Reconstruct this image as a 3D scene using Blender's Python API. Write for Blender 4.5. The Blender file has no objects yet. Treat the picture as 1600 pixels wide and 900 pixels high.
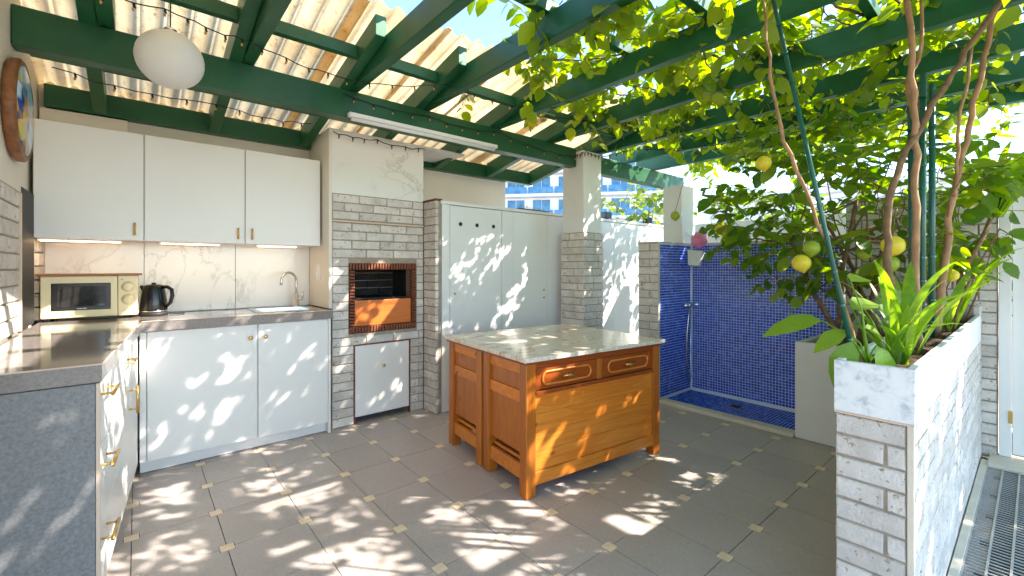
import bpy, math, random
from mathutils import Vector, Matrix, Euler
R = math.radians
rnd = random.Random(7)
sc = bpy.context.scene
COL = sc.collection

# ------------------------------------------------------------------ camera
cam_d = bpy.data.cameras.new('camera'); cam = bpy.data.objects.new('camera', cam_d); COL.objects.link(cam)
cam.location = (0, 0, 1.25); cam.rotation_euler = (R(90), 0, R(-40.2))
cam_d.sensor_width = 36; cam_d.lens = 36 * 693 / 1600; cam_d.shift_y = -32 / 1600
cam_d.clip_start = 0.05; cam_d.clip_end = 2000
sc.camera = cam
# ------------------------------------------------------------------ light
SUN = Vector((.82, -0.80, 1.0)).normalized()
w = bpy.data.worlds.new('World'); sc.world = w; w.use_nodes = True
nt = w.node_tree; nt.nodes.clear()
sky = nt.nodes.new('ShaderNodeTexSky'); sky.sky_type = 'NISHITA'; sky.sun_disc = False
sky.sun_elevation = math.asin(SUN.z); sky.sun_rotation = math.atan2(SUN.x, SUN.y)
sky.air_density = .85; sky.dust_density = 0.0; sky.ozone_density = 1.6
bg = nt.nodes.new('ShaderNodeBackground'); bg.inputs[1].default_value = 0.13
out = nt.nodes.new('ShaderNodeOutputWorld')
nt.links.new(sky.outputs[0], bg.inputs[0]); nt.links.new(bg.outputs[0], out.inputs[0])
sl = bpy.data.lights.new('sun', 'SUN'); sl.energy = 3.0; sl.angle = R(0.55); sl.color = (1.0, 0.93, 0.82)
so = bpy.data.objects.new('sun', sl); COL.objects.link(so); so.location = (8, -2, 8)
so.rotation_euler = (-SUN).to_track_quat('-Z', 'Y').to_euler()
sc.view_settings.view_transform = 'Standard'; sc.view_settings.look = 'None'
sc.view_settings.gamma = 1; sc.view_settings.exposure = 2.42
sc.render.engine = 'CYCLES'
sc.cycles.use_denoising = True
sc.cycles.max_bounces = 10; sc.cycles.diffuse_bounces = 6; sc.cycles.transmission_bounces = 6; sc.cycles.transparent_max_bounces = 12
sc.cycles.sample_clamp_indirect = 6

# ------------------------------------------------------------------ materials
def new_mat(name):
    m = bpy.data.materials.new(name); m.use_nodes = True
    n = m.node_tree.nodes; n.clear()
    o = n.new('ShaderNodeOutputMaterial'); b = n.new('ShaderNodeBsdfPrincipled')
    m.node_tree.links.new(b.outputs[0], o.inputs[0])
    return m, m.node_tree, b, o
def N(t, typ, **kw):
    n = t.nodes.new(typ)
    for k, v in kw.items(): setattr(n, k, v)
    return n
def coords(t, kind='Object', scale=(1, 1, 1), rot=(0, 0, 0)):
    tc = N(t, 'ShaderNodeTexCoord'); mp = N(t, 'ShaderNodeMapping')
    mp.inputs['Scale'].default_value = scale; mp.inputs['Rotation'].default_value = rot
    t.links.new(tc.outputs[kind], mp.inputs[0]); return mp.outputs[0]
def noise(t, vec, scale, detail=4, rough=.55, dist=0):
    n = N(t, 'ShaderNodeTexNoise'); n.inputs['Scale'].default_value = scale; n.inputs['Detail'].default_value = detail
    n.inputs['Roughness'].default_value = rough; n.inputs['Distortion'].default_value = dist
    t.links.new(vec, n.inputs['Vector']); return n
def ramp(t, fac, stops):
    r = N(t, 'ShaderNodeValToRGB'); e = r.color_ramp.elements
    while len(e) > 1: e.remove(e[-1])
    e[0].position = stops[0][0]; e[0].color = (*stops[0][1], 1)
    for p, c in stops[1:]:
        x = e.new(p); x.color = (*c, 1)
    t.links.new(fac, r.inputs[0]); return r.outputs[0]
def mix(t, fac, a, b, mode='MIX'):
    m = N(t, 'ShaderNodeMix', data_type='RGBA', blend_type=mode)
    for i, s in ((0, fac), (6, a), (7, b)):
        if hasattr(s, 'links'): t.links.new(s, m.inputs[i])
        elif i == 0: m.inputs[0].default_value = s
        else: m.inputs[i].default_value = (*s, 1)
    return m.outputs[2]
def bump(t, b, h, strength=.3, dist=.005):
    bp = N(t, 'ShaderNodeBump'); bp.inputs['Strength'].default_value = strength; bp.inputs['Distance'].default_value = dist
    t.links.new(h, bp.inputs['Height']); t.links.new(bp.outputs[0], b.inputs['Normal'])
def plain(name, c, rough=.5, metal=0, var=.06, nscale=6, bmp=0, coat=0, spec=.5):
    m, t, b, o = new_mat(name)
    v = coords(t); n = noise(t, v, nscale)
    lo = tuple(max(0, x * (1 - var)) for x in c); hi = tuple(x * (1 + var) for x in c)
    t.links.new(ramp(t, n.outputs[0], [(.3, lo), (.7, hi)]), b.inputs['Base Color'])
    b.inputs['Roughness'].default_value = rough; b.inputs['Metallic'].default_value = metal
    b.inputs['Coat Weight'].default_value = coat; b.inputs['Specular IOR Level'].default_value = spec
    if bmp:
        n2 = noise(t, v, nscale * 18, 3); bump(t, b, n2.outputs[0], bmp, .003)
    return m
def objrandom(t, col, amt=.15):
    oi = N(t, 'ShaderNodeObjectInfo'); mr = N(t, 'ShaderNodeMapRange')
    mr.inputs[3].default_value = 1 - amt; mr.inputs[4].default_value = 1 + amt
    t.links.new(oi.outputs['Random'], mr.inputs[0])
    h = N(t, 'ShaderNodeHueSaturation'); t.links.new(col, h.inputs['Color']); t.links.new(mr.outputs[0], h.inputs['Value'])
    return h.outputs[0]
def mat_brick():
    m, t, b, o = new_mat('pale_brick')
    tc = N(t, 'ShaderNodeTexCoord'); oi = N(t, 'ShaderNodeObjectInfo')
    ad = N(t, 'ShaderNodeVectorMath', operation='ADD'); sc_ = N(t, 'ShaderNodeVectorMath', operation='SCALE')
    cb = N(t, 'ShaderNodeCombineXYZ')
    for i in range(3): t.links.new(oi.outputs['Random'], cb.inputs[i])
    t.links.new(cb.outputs[0], sc_.inputs[0]); sc_.inputs['Scale'].default_value = 31
    t.links.new(tc.outputs['Object'], ad.inputs[0]); t.links.new(sc_.outputs[0], ad.inputs[1])
    v = ad.outputs[0]
    n1 = noise(t, v, 9, 5, .6); n2 = noise(t, v, 34, 4, .65, .6); n3 = noise(t, v, 120, 3)
    base = ramp(t, n1.outputs[0], [(.3, (.55, .50, .45)), (.55, (.68, .63, .58)), (.75, (.76, .72, .67))])
    sp = ramp(t, n2.outputs[0], [(.60, (0, 0, 0)), (.66, (1, 1, 1))])
    c = mix(t, sp, base, (.34, .24, .165))
    c = objrandom(t, c, .12)
    t.links.new(c, b.inputs['Base Color']); b.inputs['Roughness'].default_value = .9
    h = N(t, 'ShaderNodeMath', operation='MULTIPLY_ADD'); t.links.new(n2.outputs[0], h.inputs[0]); h.inputs[1].default_value = -1.2
    t.links.new(n3.outputs[0], h.inputs[2]); bump(t, b, h.outputs[0], .7, .006)
    return m
def mat_marble(name, base=(.80, .79, .77), vein=(.36, .34, .32), scale=1.6, rough=.12):
    m, t, b, o = new_mat(name); v = coords(t, scale=(1, 1, 1), rot=(.4, .7, .3))
    n1 = noise(t, v, scale, 8, .62, 1.4)
    d = N(t, 'ShaderNodeMath', operation='SUBTRACT'); t.links.new(n1.outputs[0], d.inputs[0]); d.inputs[1].default_value = .5
    a = N(t, 'ShaderNodeMath', operation='ABSOLUTE'); t.links.new(d.outputs[0], a.inputs[0])
    n2 = noise(t, v, scale * .8, 3); 
    vm = ramp(t, a.outputs[0], [(0, (1, 1, 1)), (.012, (.25, .25, .25)), (.03, (0, 0, 0))])
    gate = ramp(t, n2.outputs[0], [(.48, (0, 0, 0)), (.62, (1, 1, 1))])
    f = mix(t, 1.0, vm, gate, 'MULTIPLY')
    c = mix(t, f, base, vein)
    t.links.new(c, b.inputs['Base Color']); b.inputs['Roughness'].default_value = rough
    return m
def mat_wood(name, c1, c2, c3, axis=0, rough=.35, sc1=1.0, knots=True):
    m, t, b, o = new_mat(name)
    s = [14, 14, 14]; s[axis] = 1.3
    tc = N(t, 'ShaderNodeTexCoord'); oi = N(t, 'ShaderNodeObjectInfo')
    cb = N(t, 'ShaderNodeCombineXYZ')
    for i in range(3): t.links.new(oi.outputs['Random'], cb.inputs[i])
    s2 = N(t, 'ShaderNodeVectorMath', operation='SCALE'); s2.inputs['Scale'].default_value = 17; t.links.new(cb.outputs[0], s2.inputs[0])
    ad = N(t, 'ShaderNodeVectorMath', operation='ADD'); t.links.new(tc.outputs['Object'], ad.inputs[0]); t.links.new(s2.outputs[0], ad.inputs[1])
    mp = N(t, 'ShaderNodeMapping'); mp.inputs['Scale'].default_value = [x * sc1 for x in s]; t.links.new(ad.outputs[0], mp.inputs[0])
    n1 = noise(t, mp.outputs[0], 1.0, 5, .6, 1.2); n2 = noise(t, mp.outputs[0], 6, 3, .6, .4)
    c = ramp(t, n1.outputs[0], [(.25, c1), (.45, c2), (.55, c1), (.68, c2), (.8, c3)])
    c = mix(t, .25, c, ramp(t, n2.outputs[0], [(.35, c3), (.6, c2)]))
    if knots:
        sk = [5, 5, 5]; sk[axis] = 2.6
        mk = N(t, 'ShaderNodeMapping'); mk.inputs['Scale'].default_value = sk; t.links.new(ad.outputs[0], mk.inputs[0])
        vo = N(t, 'ShaderNodeTexVoronoi'); vo.inputs['Scale'].default_value = 1.25; t.links.new(mk.outputs[0], vo.inputs['Vector'])
        kf = ramp(t, vo.outputs['Distance'], [(.05, (1, 1, 1)), (.085, (.35, .35, .35)), (.12, (0, 0, 0))])
        c = mix(t, kf, c, tuple(x * .22 for x in c3))
    c = objrandom(t, c, .10)
    t.links.new(c, b.inputs['Base Color']); b.inputs['Roughness'].default_value = rough
    bump(t, b, n2.outputs[0], .12, .002)
    return m
def mat_leaf(name, cols, trans=.5, island=True):
    m, t, b, o = new_mat(name)
    oi = N(t, 'ShaderNodeObjectInfo'); g = N(t, 'ShaderNodeNewGeometry')
    ad = N(t, 'ShaderNodeMath', operation='ADD'); t.links.new(oi.outputs['Random'], ad.inputs[0]); t.links.new(g.outputs['Random Per Island'], ad.inputs[1])
    fr = N(t, 'ShaderNodeMath', operation='FRACT'); t.links.new(ad.outputs[0], fr.inputs[0])
    k = len(cols) - 1
    c = ramp(t, fr.outputs[0], [(i / k, x) for i, x in enumerate(cols)])
    v = coords(t); n = noise(t, v, 40, 3); c = mix(t, .3, c, ramp(t, n.outputs[0], [(.3, tuple(x * .7 for x in cols[0])), (.7, tuple(min(1, x * 1.2) for x in cols[-1]))]))
    t.links.new(c, b.inputs['Base Color']); b.inputs['Roughness'].default_value = .38
    tr = N(t, 'ShaderNodeBsdfTranslucent')
    hs = N(t, 'ShaderNodeHueSaturation'); hs.inputs['Hue'].default_value = .485; hs.inputs['Saturation'].default_value = 1.1; hs.inputs['Value'].default_value = 2.6
    t.links.new(c, hs.inputs['Color']); t.links.new(hs.outputs[0], tr.inputs[0])
    ms = N(t, 'ShaderNodeMixShader'); ms.inputs[0].default_value = trans
    t.links.new(b.outputs[0], ms.inputs[1]); t.links.new(tr.outputs[0], ms.inputs[2]); t.links.new(ms.outputs[0], o.inputs[0])
    return m
def emit(name, c, s):
    m, t, b, o = new_mat(name); b.inputs['Base Color'].default_value = (*c, 1)
    b.inputs['Emission Color'].default_value = (*c, 1); b.inputs['Emission Strength'].default_value = s
    return m
M = {}
M['render'] = plain('cream_render', (.78, .72, .63), .85, var=.04, nscale=3, bmp=.15)
M['white_render'] = plain('white_render', (.82, .80, .77), .8, var=.04, nscale=3, bmp=.12)
M['white_paint'] = plain('white_cabinet_paint', (.82, .80, .775), .34, var=.02, nscale=2)
M['white_metal'] = plain('white_painted_metal', (.80, .79, .77), .38, var=.03, nscale=2)
M['white_plastic'] = plain('white_plastic', (.82, .81, .78), .4, var=.02)
M['brick'] = mat_brick()
M['mortar'] = plain('mortar', (.34, .28, .22), .95, var=.15, nscale=30, bmp=.4)
M['marble'] = mat_marble('marble_panel', (.83, .82, .80), (.60, .585, .56), 1.5, .14)
M['planter_marble'] = plain('grey_flecked_marble', (.80, .81, .84), .3, var=.02)
def planter_marble():
    m, t, b, o = new_mat('flecked_marble'); v = coords(t); n = noise(t, v, 24, 6, .6, .6)
    t.links.new(ramp(t, n.outputs[0], [(.42, (.83, .83, .83)), (.54, (.76, .77, .79)), (.66, (.50, .53, .58))]), b.inputs['Base Color'])
    b.inputs['Roughness'].default_value = .35; return m
M['planter_marble'] = planter_marble()
def granite():
    m, t, b, o = new_mat('beige_granite'); v = coords(t, scale=(1, 1.7, 1), rot=(0, 0, .5)); n = noise(t, v, 5.5, 7, .6, 1.6); n2 = noise(t, v, 60, 3)
    c = ramp(t, n.outputs[0], [(.30, (.34, .20, .11)), (.40, (.68, .46, .26)), (.48, (.86, .76, .64)), (.56, (.76, .58, .40)), (.64, (.88, .82, .75)), (.75, (.45, .40, .36))])
    c = mix(t, .25, c, ramp(t, n2.outputs[0], [(.35, (.35, .30, .26)), (.6, (.85, .82, .78))]))
    t.links.new(c, b.inputs['Base Color']); b.inputs['Roughness'].default_value = .13; return m
M['granite'] = granite()
M['tile'] = None
def tile_mat():
    m, t, b, o = new_mat('grey_floor_tile'); v = coords(t, 'Object'); 
    g = N(t, 'ShaderNodeNewGeometry'); n = noise(t, g.outputs['Position'], 3.2, 6, .6); n2 = noise(t, g.outputs['Position'], 70, 4, .6, .8)
    c = ramp(t, n.outputs[0], [(.3, (.445, .385, .36)), (.7, (.52, .455, .425))])
    c = mix(t, .35, c, ramp(t, n2.outputs[0], [(.35, (.36, .305, .28)), (.65, (.55, .485, .455))]))
    c = objrandom(t, c, .06)
    t.links.new(c, b.inputs['Base Color'])
    t.links.new(ramp(t, n.outputs[0], [(.3, (.34,) * 3), (.7, (.46,) * 3)]), b.inputs['Roughness'])
    bump(t, b, n2.outputs[0], .12, .002); return m
M['tile'] = tile_mat()
M['insert'] = plain('beige_tile_insert', (.86, .68, .48), .5, var=.08, nscale=25)
M['grout'] = plain('grout', (.23, .20, .17), .9, var=.1, nscale=20)
def counter_mat(name, a, b_, rough):
    m, t, b, o = new_mat(name); v = coords(t); n = noise(t, v, 90, 4, .6, .5)
    t.links.new(ramp(t, n.outputs[0], [(.35, a), (.65, b_)]), b.inputs['Base Color']); b.inputs['Roughness'].default_value = rough
    return m
M['counter'] = counter_mat('taupe_quartz', (.215, .185, .172), (.285, .25, .235), .09)
M['endpanel'] = counter_mat('grey_quartz', (.17, .168, .172), (.255, .25, .255), .4)
M['trim'] = plain('beige_trim', (.68, .52, .40), .5, var=.05)
M['gold'] = plain('brushed_brass', (.72, .46, .14), .28, metal=1, var=.05)
M['steel'] = plain('stainless_steel', (.66, .66, .66), .22, metal=1, var=.04)
M['chrome'] = plain('chrome', (.85, .85, .86), .08, metal=1, var=.02)
M['green'] = None
def green_mat():
    m, t, b, o = new_mat('green_painted_timber'); v = coords(t, 'Object', (1, 1, 1)); n = noise(t, v, 5, 5, .6); n2 = noise(t, v, 45, 4)
    c = ramp(t, n.outputs[0], [(.3, (.008, .085, .028)), (.7, (.014, .118, .042))])
    n3 = noise(t, v, 22, 6, .7, .5); c = mix(t, ramp(t, n3.outputs[0], [(.66, (0, 0, 0)), (.74, (.55, .55, .55))]), c, (.06, .12, .07)); c = objrandom(t, c, .15); t.links.new(c, b.inputs['Base Color']); b.inputs['Roughness'].default_value = .42
    bump(t, b, n2.outputs[0], .12, .003); return m
M['green'] = green_mat()
M['stake'] = plain('green_plastic_stake', (.008, .085, .055), .3)
M['pine'] = mat_wood('orange_pine', (.76, .27, .034), (.64, .18, .017), (.38, .08, .007), 0, .38)
M['pine_v'] = mat_wood('orange_pine_upright', (.54, .17, .02), (.42, .115, .012), (.24, .05, .006), 2, .3)
M['pine_d'] = mat_wood('red_stained_pine', (.34, .075, .012), (.28, .055, .009), (.17, .03, .005), 0, .28, knots=False)
M['boardwood'] = mat_wood('acacia_board', (.42, .17, .04), (.28, .09, .02), (.16, .045, .012), 0, .4, knots=False)
M['hatchwood'] = mat_wood('orange_board', (.62, .17, .025), (.52, .13, .018), (.38, .08, .01), 0, .4, knots=False)
M['redbrick'] = plain('brown_glazed_brick', (.20, .055, .022), .55, var=.4, nscale=20, bmp=.3)
M['soot'] = plain('soot_black_brick', (.022, .019, .017), .9, var=.4, nscale=14, bmp=.3)
M['black'] = plain('black_plastic', (.009, .009, .010), .22, var=.1)
M['black_matt'] = plain('matt_black', (.014, .014, .015), .6, var=.1)
M['glass_black'] = plain('dark_oven_glass', (.012, .014, .017), .05, var=.1)
M['cream_plastic'] = plain('cream_enamel', (.86, .74, .46), .3, var=.02)
M['wire'] = plain('black_cable', (.010, .012, .010), .6)
M['bark'] = plain('brown_bark', (.20, .115, .06), .9, var=.35, nscale=25, bmp=.6)
M['paleb'] = plain('tan_bark', (.36, .20, .10), .8, var=.25, nscale=20, bmp=.4)
M['soil'] = plain('soil', (.085, .050, .030), 1, var=.5, nscale=50, bmp=.8)
M['lemon'] = plain('lemon_skin', (.78, .62, .035), .42, var=.1, nscale=20, bmp=.2)
M['lime'] = plain('unripe_lemon_skin', (.36, .46, .035), .42, var=.15, nscale=20, bmp=.2)
M['vine_leaf'] = mat_leaf('vine_leaf', [(.085, .16, .012), (.15, .22, .016), (.21, .27, .02), (.20, .28, .020), (.27, .29, .022), (.10, .18, .014)], .55)
M['lemon_leaf'] = mat_leaf('lemon_leaf', [(.055, .13, .012), (.09, .18, .014), (.15, .24, .018), (.22, .28, .02), (.065, .15, .012)], .48)
M['strap_leaf'] = mat_leaf('strap_leaf', [(.10, .22, .025), (.17, .30, .03), (.24, .36, .035)], .42)
M['far_leaf'] = mat_leaf('garden_leaf', [(.06, .13, .02), (.12, .19, .025), (.20, .25, .03)], .4)
M['pink'] = plain('pink_petals', (.95, .30, .50), .6, var=.15, nscale=30)
M['threshold'] = plain('cream_stone', (.70, .62, .50), .6, var=.08, bmp=.2)
M['grate'] = plain('dark_steel_grate', (.46, .45, .42), .45, metal=.2, var=.15)
M['grate_frame'] = plain('pale_grate_bars', (.50, .48, .43), .45, metal=.3, var=.1)
M['dark_pit'] = plain('drain_channel', (.012, .013, .018), .8)
M['bwhite'] = plain('far_white_facade', (.78, .78, .80), .8, var=.04, nscale=.3)
def glass_far():
    m, t, b, o = new_mat('blue_window_glass'); v = coords(t); n = noise(t, v, .8, 3)
    t.links.new(ramp(t, n.outputs[0], [(.3, (.03, .12, .24)), (.7, (.10, .28, .45))]), b.inputs['Base Color']); b.inputs['Roughness'].default_value = .06; return m
M['bglass'] = glass_far()
def mosaic_mat():
    m, t, b, o = new_mat('blue_glass_mosaic'); g = N(t, 'ShaderNodeNewGeometry')
    c = ramp(t, g.outputs['Random Per Island'], [(0, (.012, .055, .42)), (.4, (.02, .085, .58)), (.75, (.035, .13, .72)), (1, (.09, .24, .80))])
    t.links.new(c, b.inputs['Base Color']); b.inputs['Roughness'].default_value = .12; return m
M['mosaic'] = mosaic_mat()
M['mgrout'] = plain('pale_mosaic_grout', (.74, .79, .90), .9)
def roof_mat():
    m, t, b, o = new_mat('weathered_translucent_sheet'); v = coords(t)
    n = noise(t, v, 4, 6, .65); n2 = noise(t, v, 38, 4, .7, .8)
    c = ramp(t, n.outputs[0], [(.3, (.66, .55, .38)), (.7, (.80, .71, .55))])
    c = mix(t, ramp(t, n2.outputs[0], [(.57, (0, 0, 0)), (.68, (.8, .8, .8))]), c, (.42, .29, .16))
    b.inputs['Roughness'].default_value = .55; t.links.new(c, b.inputs['Base Color'])
    tr = N(t, 'ShaderNodeBsdfTranslucent'); t.links.new(c, tr.inputs[0])
    ms = N(t, 'ShaderNodeMixShader'); ms.inputs[0].default_value = .82
    t.links.new(b.outputs[0], ms.inputs[1]); t.links.new(tr.outputs[0], ms.inputs[2]); t.links.new(ms.outputs[0], o.inputs[0])
    return m
M['roof'] = roof_mat()
M['globe'] = None
def globe_mat():
    m, t, b, o = new_mat('frosted_white_globe'); b.inputs['Base Color'].default_value = (.86, .85, .83, 1); b.inputs['Roughness'].default_value = .3
    tr = N(t, 'ShaderNodeBsdfTranslucent'); tr.inputs[0].default_value = (.9, .88, .84, 1)
    ms = N(t, 'ShaderNodeMixShader'); ms.inputs[0].default_value = .35
    t.links.new(b.outputs[0], ms.inputs[1]); t.links.new(tr.outputs[0], ms.inputs[2]); t.links.new(ms.outputs[0], o.inputs[0]); return m
M['globe'] = globe_mat()
M['led'] = emit('warm_led', (1.0, .70, .40), 4.5)
M['bulb'] = plain('amber_bulb', (.55, .33, .10), .2)
def picture_mat():
    m, t, b, o = new_mat('painted_ceramic'); v = coords(t)
    vo = N(t, 'ShaderNodeTexVoronoi'); vo.inputs['Scale'].default_value = 16; t.links.new(v, vo.inputs['Vector'])
    sx = N(t, 'ShaderNodeSeparateColor'); t.links.new(vo.outputs['Color'], sx.inputs[0])
    pc = ramp(t, sx.outputs[0], [(0, (.02, .06, .35)), (.25, (.55, .30, .06)), (.45, (.10, .28, .55)), (.6, (.60, .42, .06)), (.75, (.20, .10, .05)), (.9, (.45, .42, .10))])
    r_ = pc.node; r_.color_ramp.interpolation = 'CONSTANT'
    n = noise(t, v, 5, 2)
    c = mix(t, ramp(t, n.outputs[0], [(.44, (0, 0, 0)), (.5, (1, 1, 1))]), (.42, .62, .85), pc)
    t.links.new(c, b.inputs['Base Color']); b.inputs['Roughness'].default_value = .15; return m
M['picture'] = picture_mat()
M['palewood'] = plain('dark_carved_wood', (.22, .085, .03), .45, var=.4, nscale=30, bmp=.3)
M['ground'] = plain('ground', (.30, .27, .23), .95, var=.15, nscale=.6)

# ------------------------------------------------------------------ mesh helpers
class MB:
    def __init__(s): s.v = []; s.f = []; s.smooth = False
    def box(s, x0, x1, y0, y1, z0, z1):
        b = len(s.v)
        s.v += [(x0, y0, z0), (x1, y0, z0), (x1, y1, z0), (x0, y1, z0), (x0, y0, z1), (x1, y0, z1), (x1, y1, z1), (x0, y1, z1)]
        s.f += [tuple(b + i for i in q) for q in ((0, 3, 2, 1), (4, 5, 6, 7), (0, 1, 5, 4), (1, 2, 6, 5), (2, 3, 7, 6), (3, 0, 4, 7))]
        return s
    def prism(s, pts, z0, z1):
        b = len(s.v); n = len(pts)
        s.v += [(x, y, z0) for x, y in pts] + [(x, y, z1) for x, y in pts]
        s.f += [tuple(b + i for i in reversed(range(n))), tuple(b + n + i for i in range(n))]
        s.f += [(b + i, b + (i + 1) % n, b + n + (i + 1) % n, b + n + i) for i in range(n)]
        return s
    def tube(s, pts, r, k=8):
        pts = [Vector(p) for p in pts]; n = len(pts); b = len(s.v)
        rs = r if isinstance(r, (list, tuple)) else [r] * n
        up = Vector((0, 0, 1)); prev = None
        for i, p in enumerate(pts):
            d = (pts[min(i + 1, n - 1)] - pts[max(i - 1, 0)])
            d = d.normalized() if d.length > 1e-9 else Vector((0, 0, 1))
            if prev is None: a = d.cross(up if abs(d.z) < .9 else Vector((1, 0, 0))).normalized()
            else:
                a = prev - d * prev.dot(d); a = a.normalized() if a.length > 1e-6 else d.cross(up).normalized()
            prev = a; c = d.cross(a)
            for j in range(k):
                t = 2 * math.pi * j / k
                s.v.append(tuple(p + (a * math.cos(t) + c * math.sin(t)) * rs[i]))
        for i in range(n - 1):
            for j in range(k):
                s.f.append((b + i * k + j, b + i * k + (j + 1) % k, b + (i + 1) * k + (j + 1) % k, b + (i + 1) * k + j))
        s.f += [tuple(b + j for j in reversed(range(k))), tuple(b + (n - 1) * k + j for j in range(k))]
        return s
    def lathe(s, prof, k=24, c=(0, 0, 0)):
        b = len(s.v); n = len(prof)
        for r, z in prof:
            for j in range(k):
                t = 2 * math.pi * j / k; s.v.append((c[0] + r * math.cos(t), c[1] + r * math.sin(t), c[2] + z))
        for i in range(n - 1):
            for j in range(k):
                s.f.append((b + i * k + j, b + i * k + (j + 1) % k, b + (i + 1) * k + (j + 1) % k, b + (i + 1) * k + j))
        s.f += [tuple(b + j for j in reversed(range(k))), tuple(b + (n - 1) * k + j for j in range(k))]
        return s
    def build(s, name, mat, parent=None, bevel=0, smooth=False, mat4=None):
        me = bpy.data.meshes.new(name); me.from_pydata(s.v, [], s.f); me.update()
        me.materials.append(M[mat] if isinstance(mat, str) else mat)
        if smooth:
            me.polygons.foreach_set('use_smooth', [True] * len(me.polygons))
        o = bpy.data.objects.new(name, me); COL.objects.link(o)
        if parent is not None: o.parent = parent
        if mat4 is not None: o.matrix_basis = mat4
        if bevel:
            md = o.modifiers.new('bevel', 'BEVEL'); md.width = bevel; md.segments = 2; md.limit_method = 'ANGLE'; md.angle_limit = R(40)
        return o
def B(name, mat, parent, x0, x1, y0, y1, z0, z1, bevel=.003):
    return MB().box(min(x0, x1), max(x0, x1), min(y0, y1), max(y0, y1), min(z0, z1), max(z0, z1)).build(name, mat, parent, bevel)
def thing(name, label, cat, loc=(0, 0, 0), rz=0, group=None):
    o = bpy.data.objects.new(name, None); COL.objects.link(o); o.empty_display_size = .1
    o.location = loc; o.rotation_euler = (0, 0, rz); o['label'] = label; o['category'] = cat
    if group: o['group'] = group
    return o
def tag(o, label, cat, group=None):
    o['label'] = label; o['category'] = cat
    if group: o['group'] = group
    return o
def inst(name, me, parent, m4):
    o = bpy.data.objects.new(name, me); COL.objects.link(o); o.parent = parent; o.matrix_basis = m4; return o
# bricks: a chamfered block, front on local -y, cached by size
BC = {}
def brick_mesh(L, H, D=.03, mat='brick'):
    key = (round(L, 3), round(H, 3), D, mat)
    if key in BC: return BC[key]
    c = .004; v = []; r = random.Random(hash(key) & 0xffff)
    j = lambda a: a + r.uniform(-.0012, .0012)
    for (y, e) in ((D, 0), (c, 0), (0, c)):
        v += [(j(e), y, j(e)), (j(L - e), y, j(e)), (j(L - e), y, j(H - e)), (j(e), y, j(H - e))]
    f = [(8, 9, 10, 11)]
    for a in (0, 4):
        for i in range(4): f.append((a + i, a + (i + 1) % 4, a + 4 + (i + 1) % 4, a + 4 + i))
    me = bpy.data.meshes.new('brick'); me.from_pydata(v, [], f); me.update(); me.materials.append(M[mat])
    BC[key] = me; return me
def bricks(parent, O, u, L, z0, z1, course=.07, blen=.235, mort=.008, holes=(), D=.03, phase=0, mat='brick', name='brick'):
    """running bond on a vertical face starting at O=(x,y), along unit vector u; outward normal is u rotated -90 deg (u.y,-u.x)"""
    ux, uy = u; n = max(1, round((z1 - z0) / course)); ch = (z1 - z0) / n
    ang = math.atan2(uy, ux); rr = random.Random(int(O[0] * 100 + O[1] * 1000 + L * 77))
    for k in range(n):
        a, b_ = z0 + k * ch, z0 + (k + 1) * ch
        segs = [(0, L)]
        for (h0, h1, hz0, hz1) in holes:
            if b_ > hz0 + .012 and a < hz1 - .012:
                ns = []
                for s0, s1 in segs:
                    if h1 <= s0 or h0 >= s1: ns.append((s0, s1)); continue
                    if h0 > s0: ns.append((s0, h0))
                    if h1 < s1: ns.append((h1, s1))
                segs = ns
        for s0, s1 in segs:
            x = -rr.uniform(0, blen) if phase is None else -((phase + (k % 2) * .5) % 1) * blen
            cuts = []
            while x < s1:
                nx = x + blen * rr.uniform(.92, 1.08) if phase is None else x + blen
                lo, hi = max(x, s0), min(nx, s1)
                if hi - lo > .002: cuts.append([lo, hi])
                x = nx
            if len(cuts) > 1 and cuts[0][1] - cuts[0][0] < .045: cuts[1][0] = cuts[0][0]; cuts.pop(0)
            if len(cuts) > 1 and cuts[-1][1] - cuts[-1][0] < .045: cuts[-2][1] = cuts[-1][1]; cuts.pop()
            for lo, hi in cuts:
                Lb = round(hi - lo - mort, 2) if hi - lo > .06 else hi - lo - mort
                me = brick_mesh(hi - lo - mort, ch - mort, D, mat)
                px = lo + mort / 2; off = rr.uniform(-.0015, .0015)
                m4 = Matrix.Translation((O[0] + ux * px + uy * off, O[1] + uy * px - ux * off, a + mort / 2)) @ Matrix.Rotation(ang, 4, 'Z')
                inst(name, me, parent, m4)

# ------------------------------------------------------------------ ground and floor
g = MB(); g.v = [(-60, -60, -.06), (90, -60, -.06), (90, 90, -.06), (-60, 90, -.06)]; g.f = [(0, 1, 2, 3)]
g = g.build('ground', 'ground'); g['kind'] = 'structure'
PX, PY, X00, Y00 = .327, .366, -.02, 2.70
floor = MB().box(-.60, 4.30, -1.95, 4.2, -.059, -.012).build('floor', 'grout'); floor['kind'] = 'structure'
hs, gr = .027, .0018
def tile_mesh():
    a, b_ = PX / 2 - gr, PY / 2 - gr; n = hs + .0025 - gr
    # square with notched corners
    pts = [(-a + n, -b_), (a - n, -b_), (a - n, -b_ + n), (a, -b_ + n), (a, b_ - n), (a - n, b_ - n), (a - n, b_), (-a + n, b_), (-a + n, b_ - n), (-a, b_ - n), (-a, -b_ + n), (-a + n, -b_ + n)]
    m = MB().prism(pts, -.011, 0); me = bpy.data.meshes.new('tile'); me.from_pydata(m.v, [], m.f); me.update(); me.materials.append(M['tile']); return me
TM = tile_mesh(); m = MB().box(-hs, hs, -hs, hs, -.011, .0006)
IM = bpy.data.meshes.new('tile_insert'); IM.from_pydata(m.v, [], m.f); IM.materials.append(M['insert'])
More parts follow.
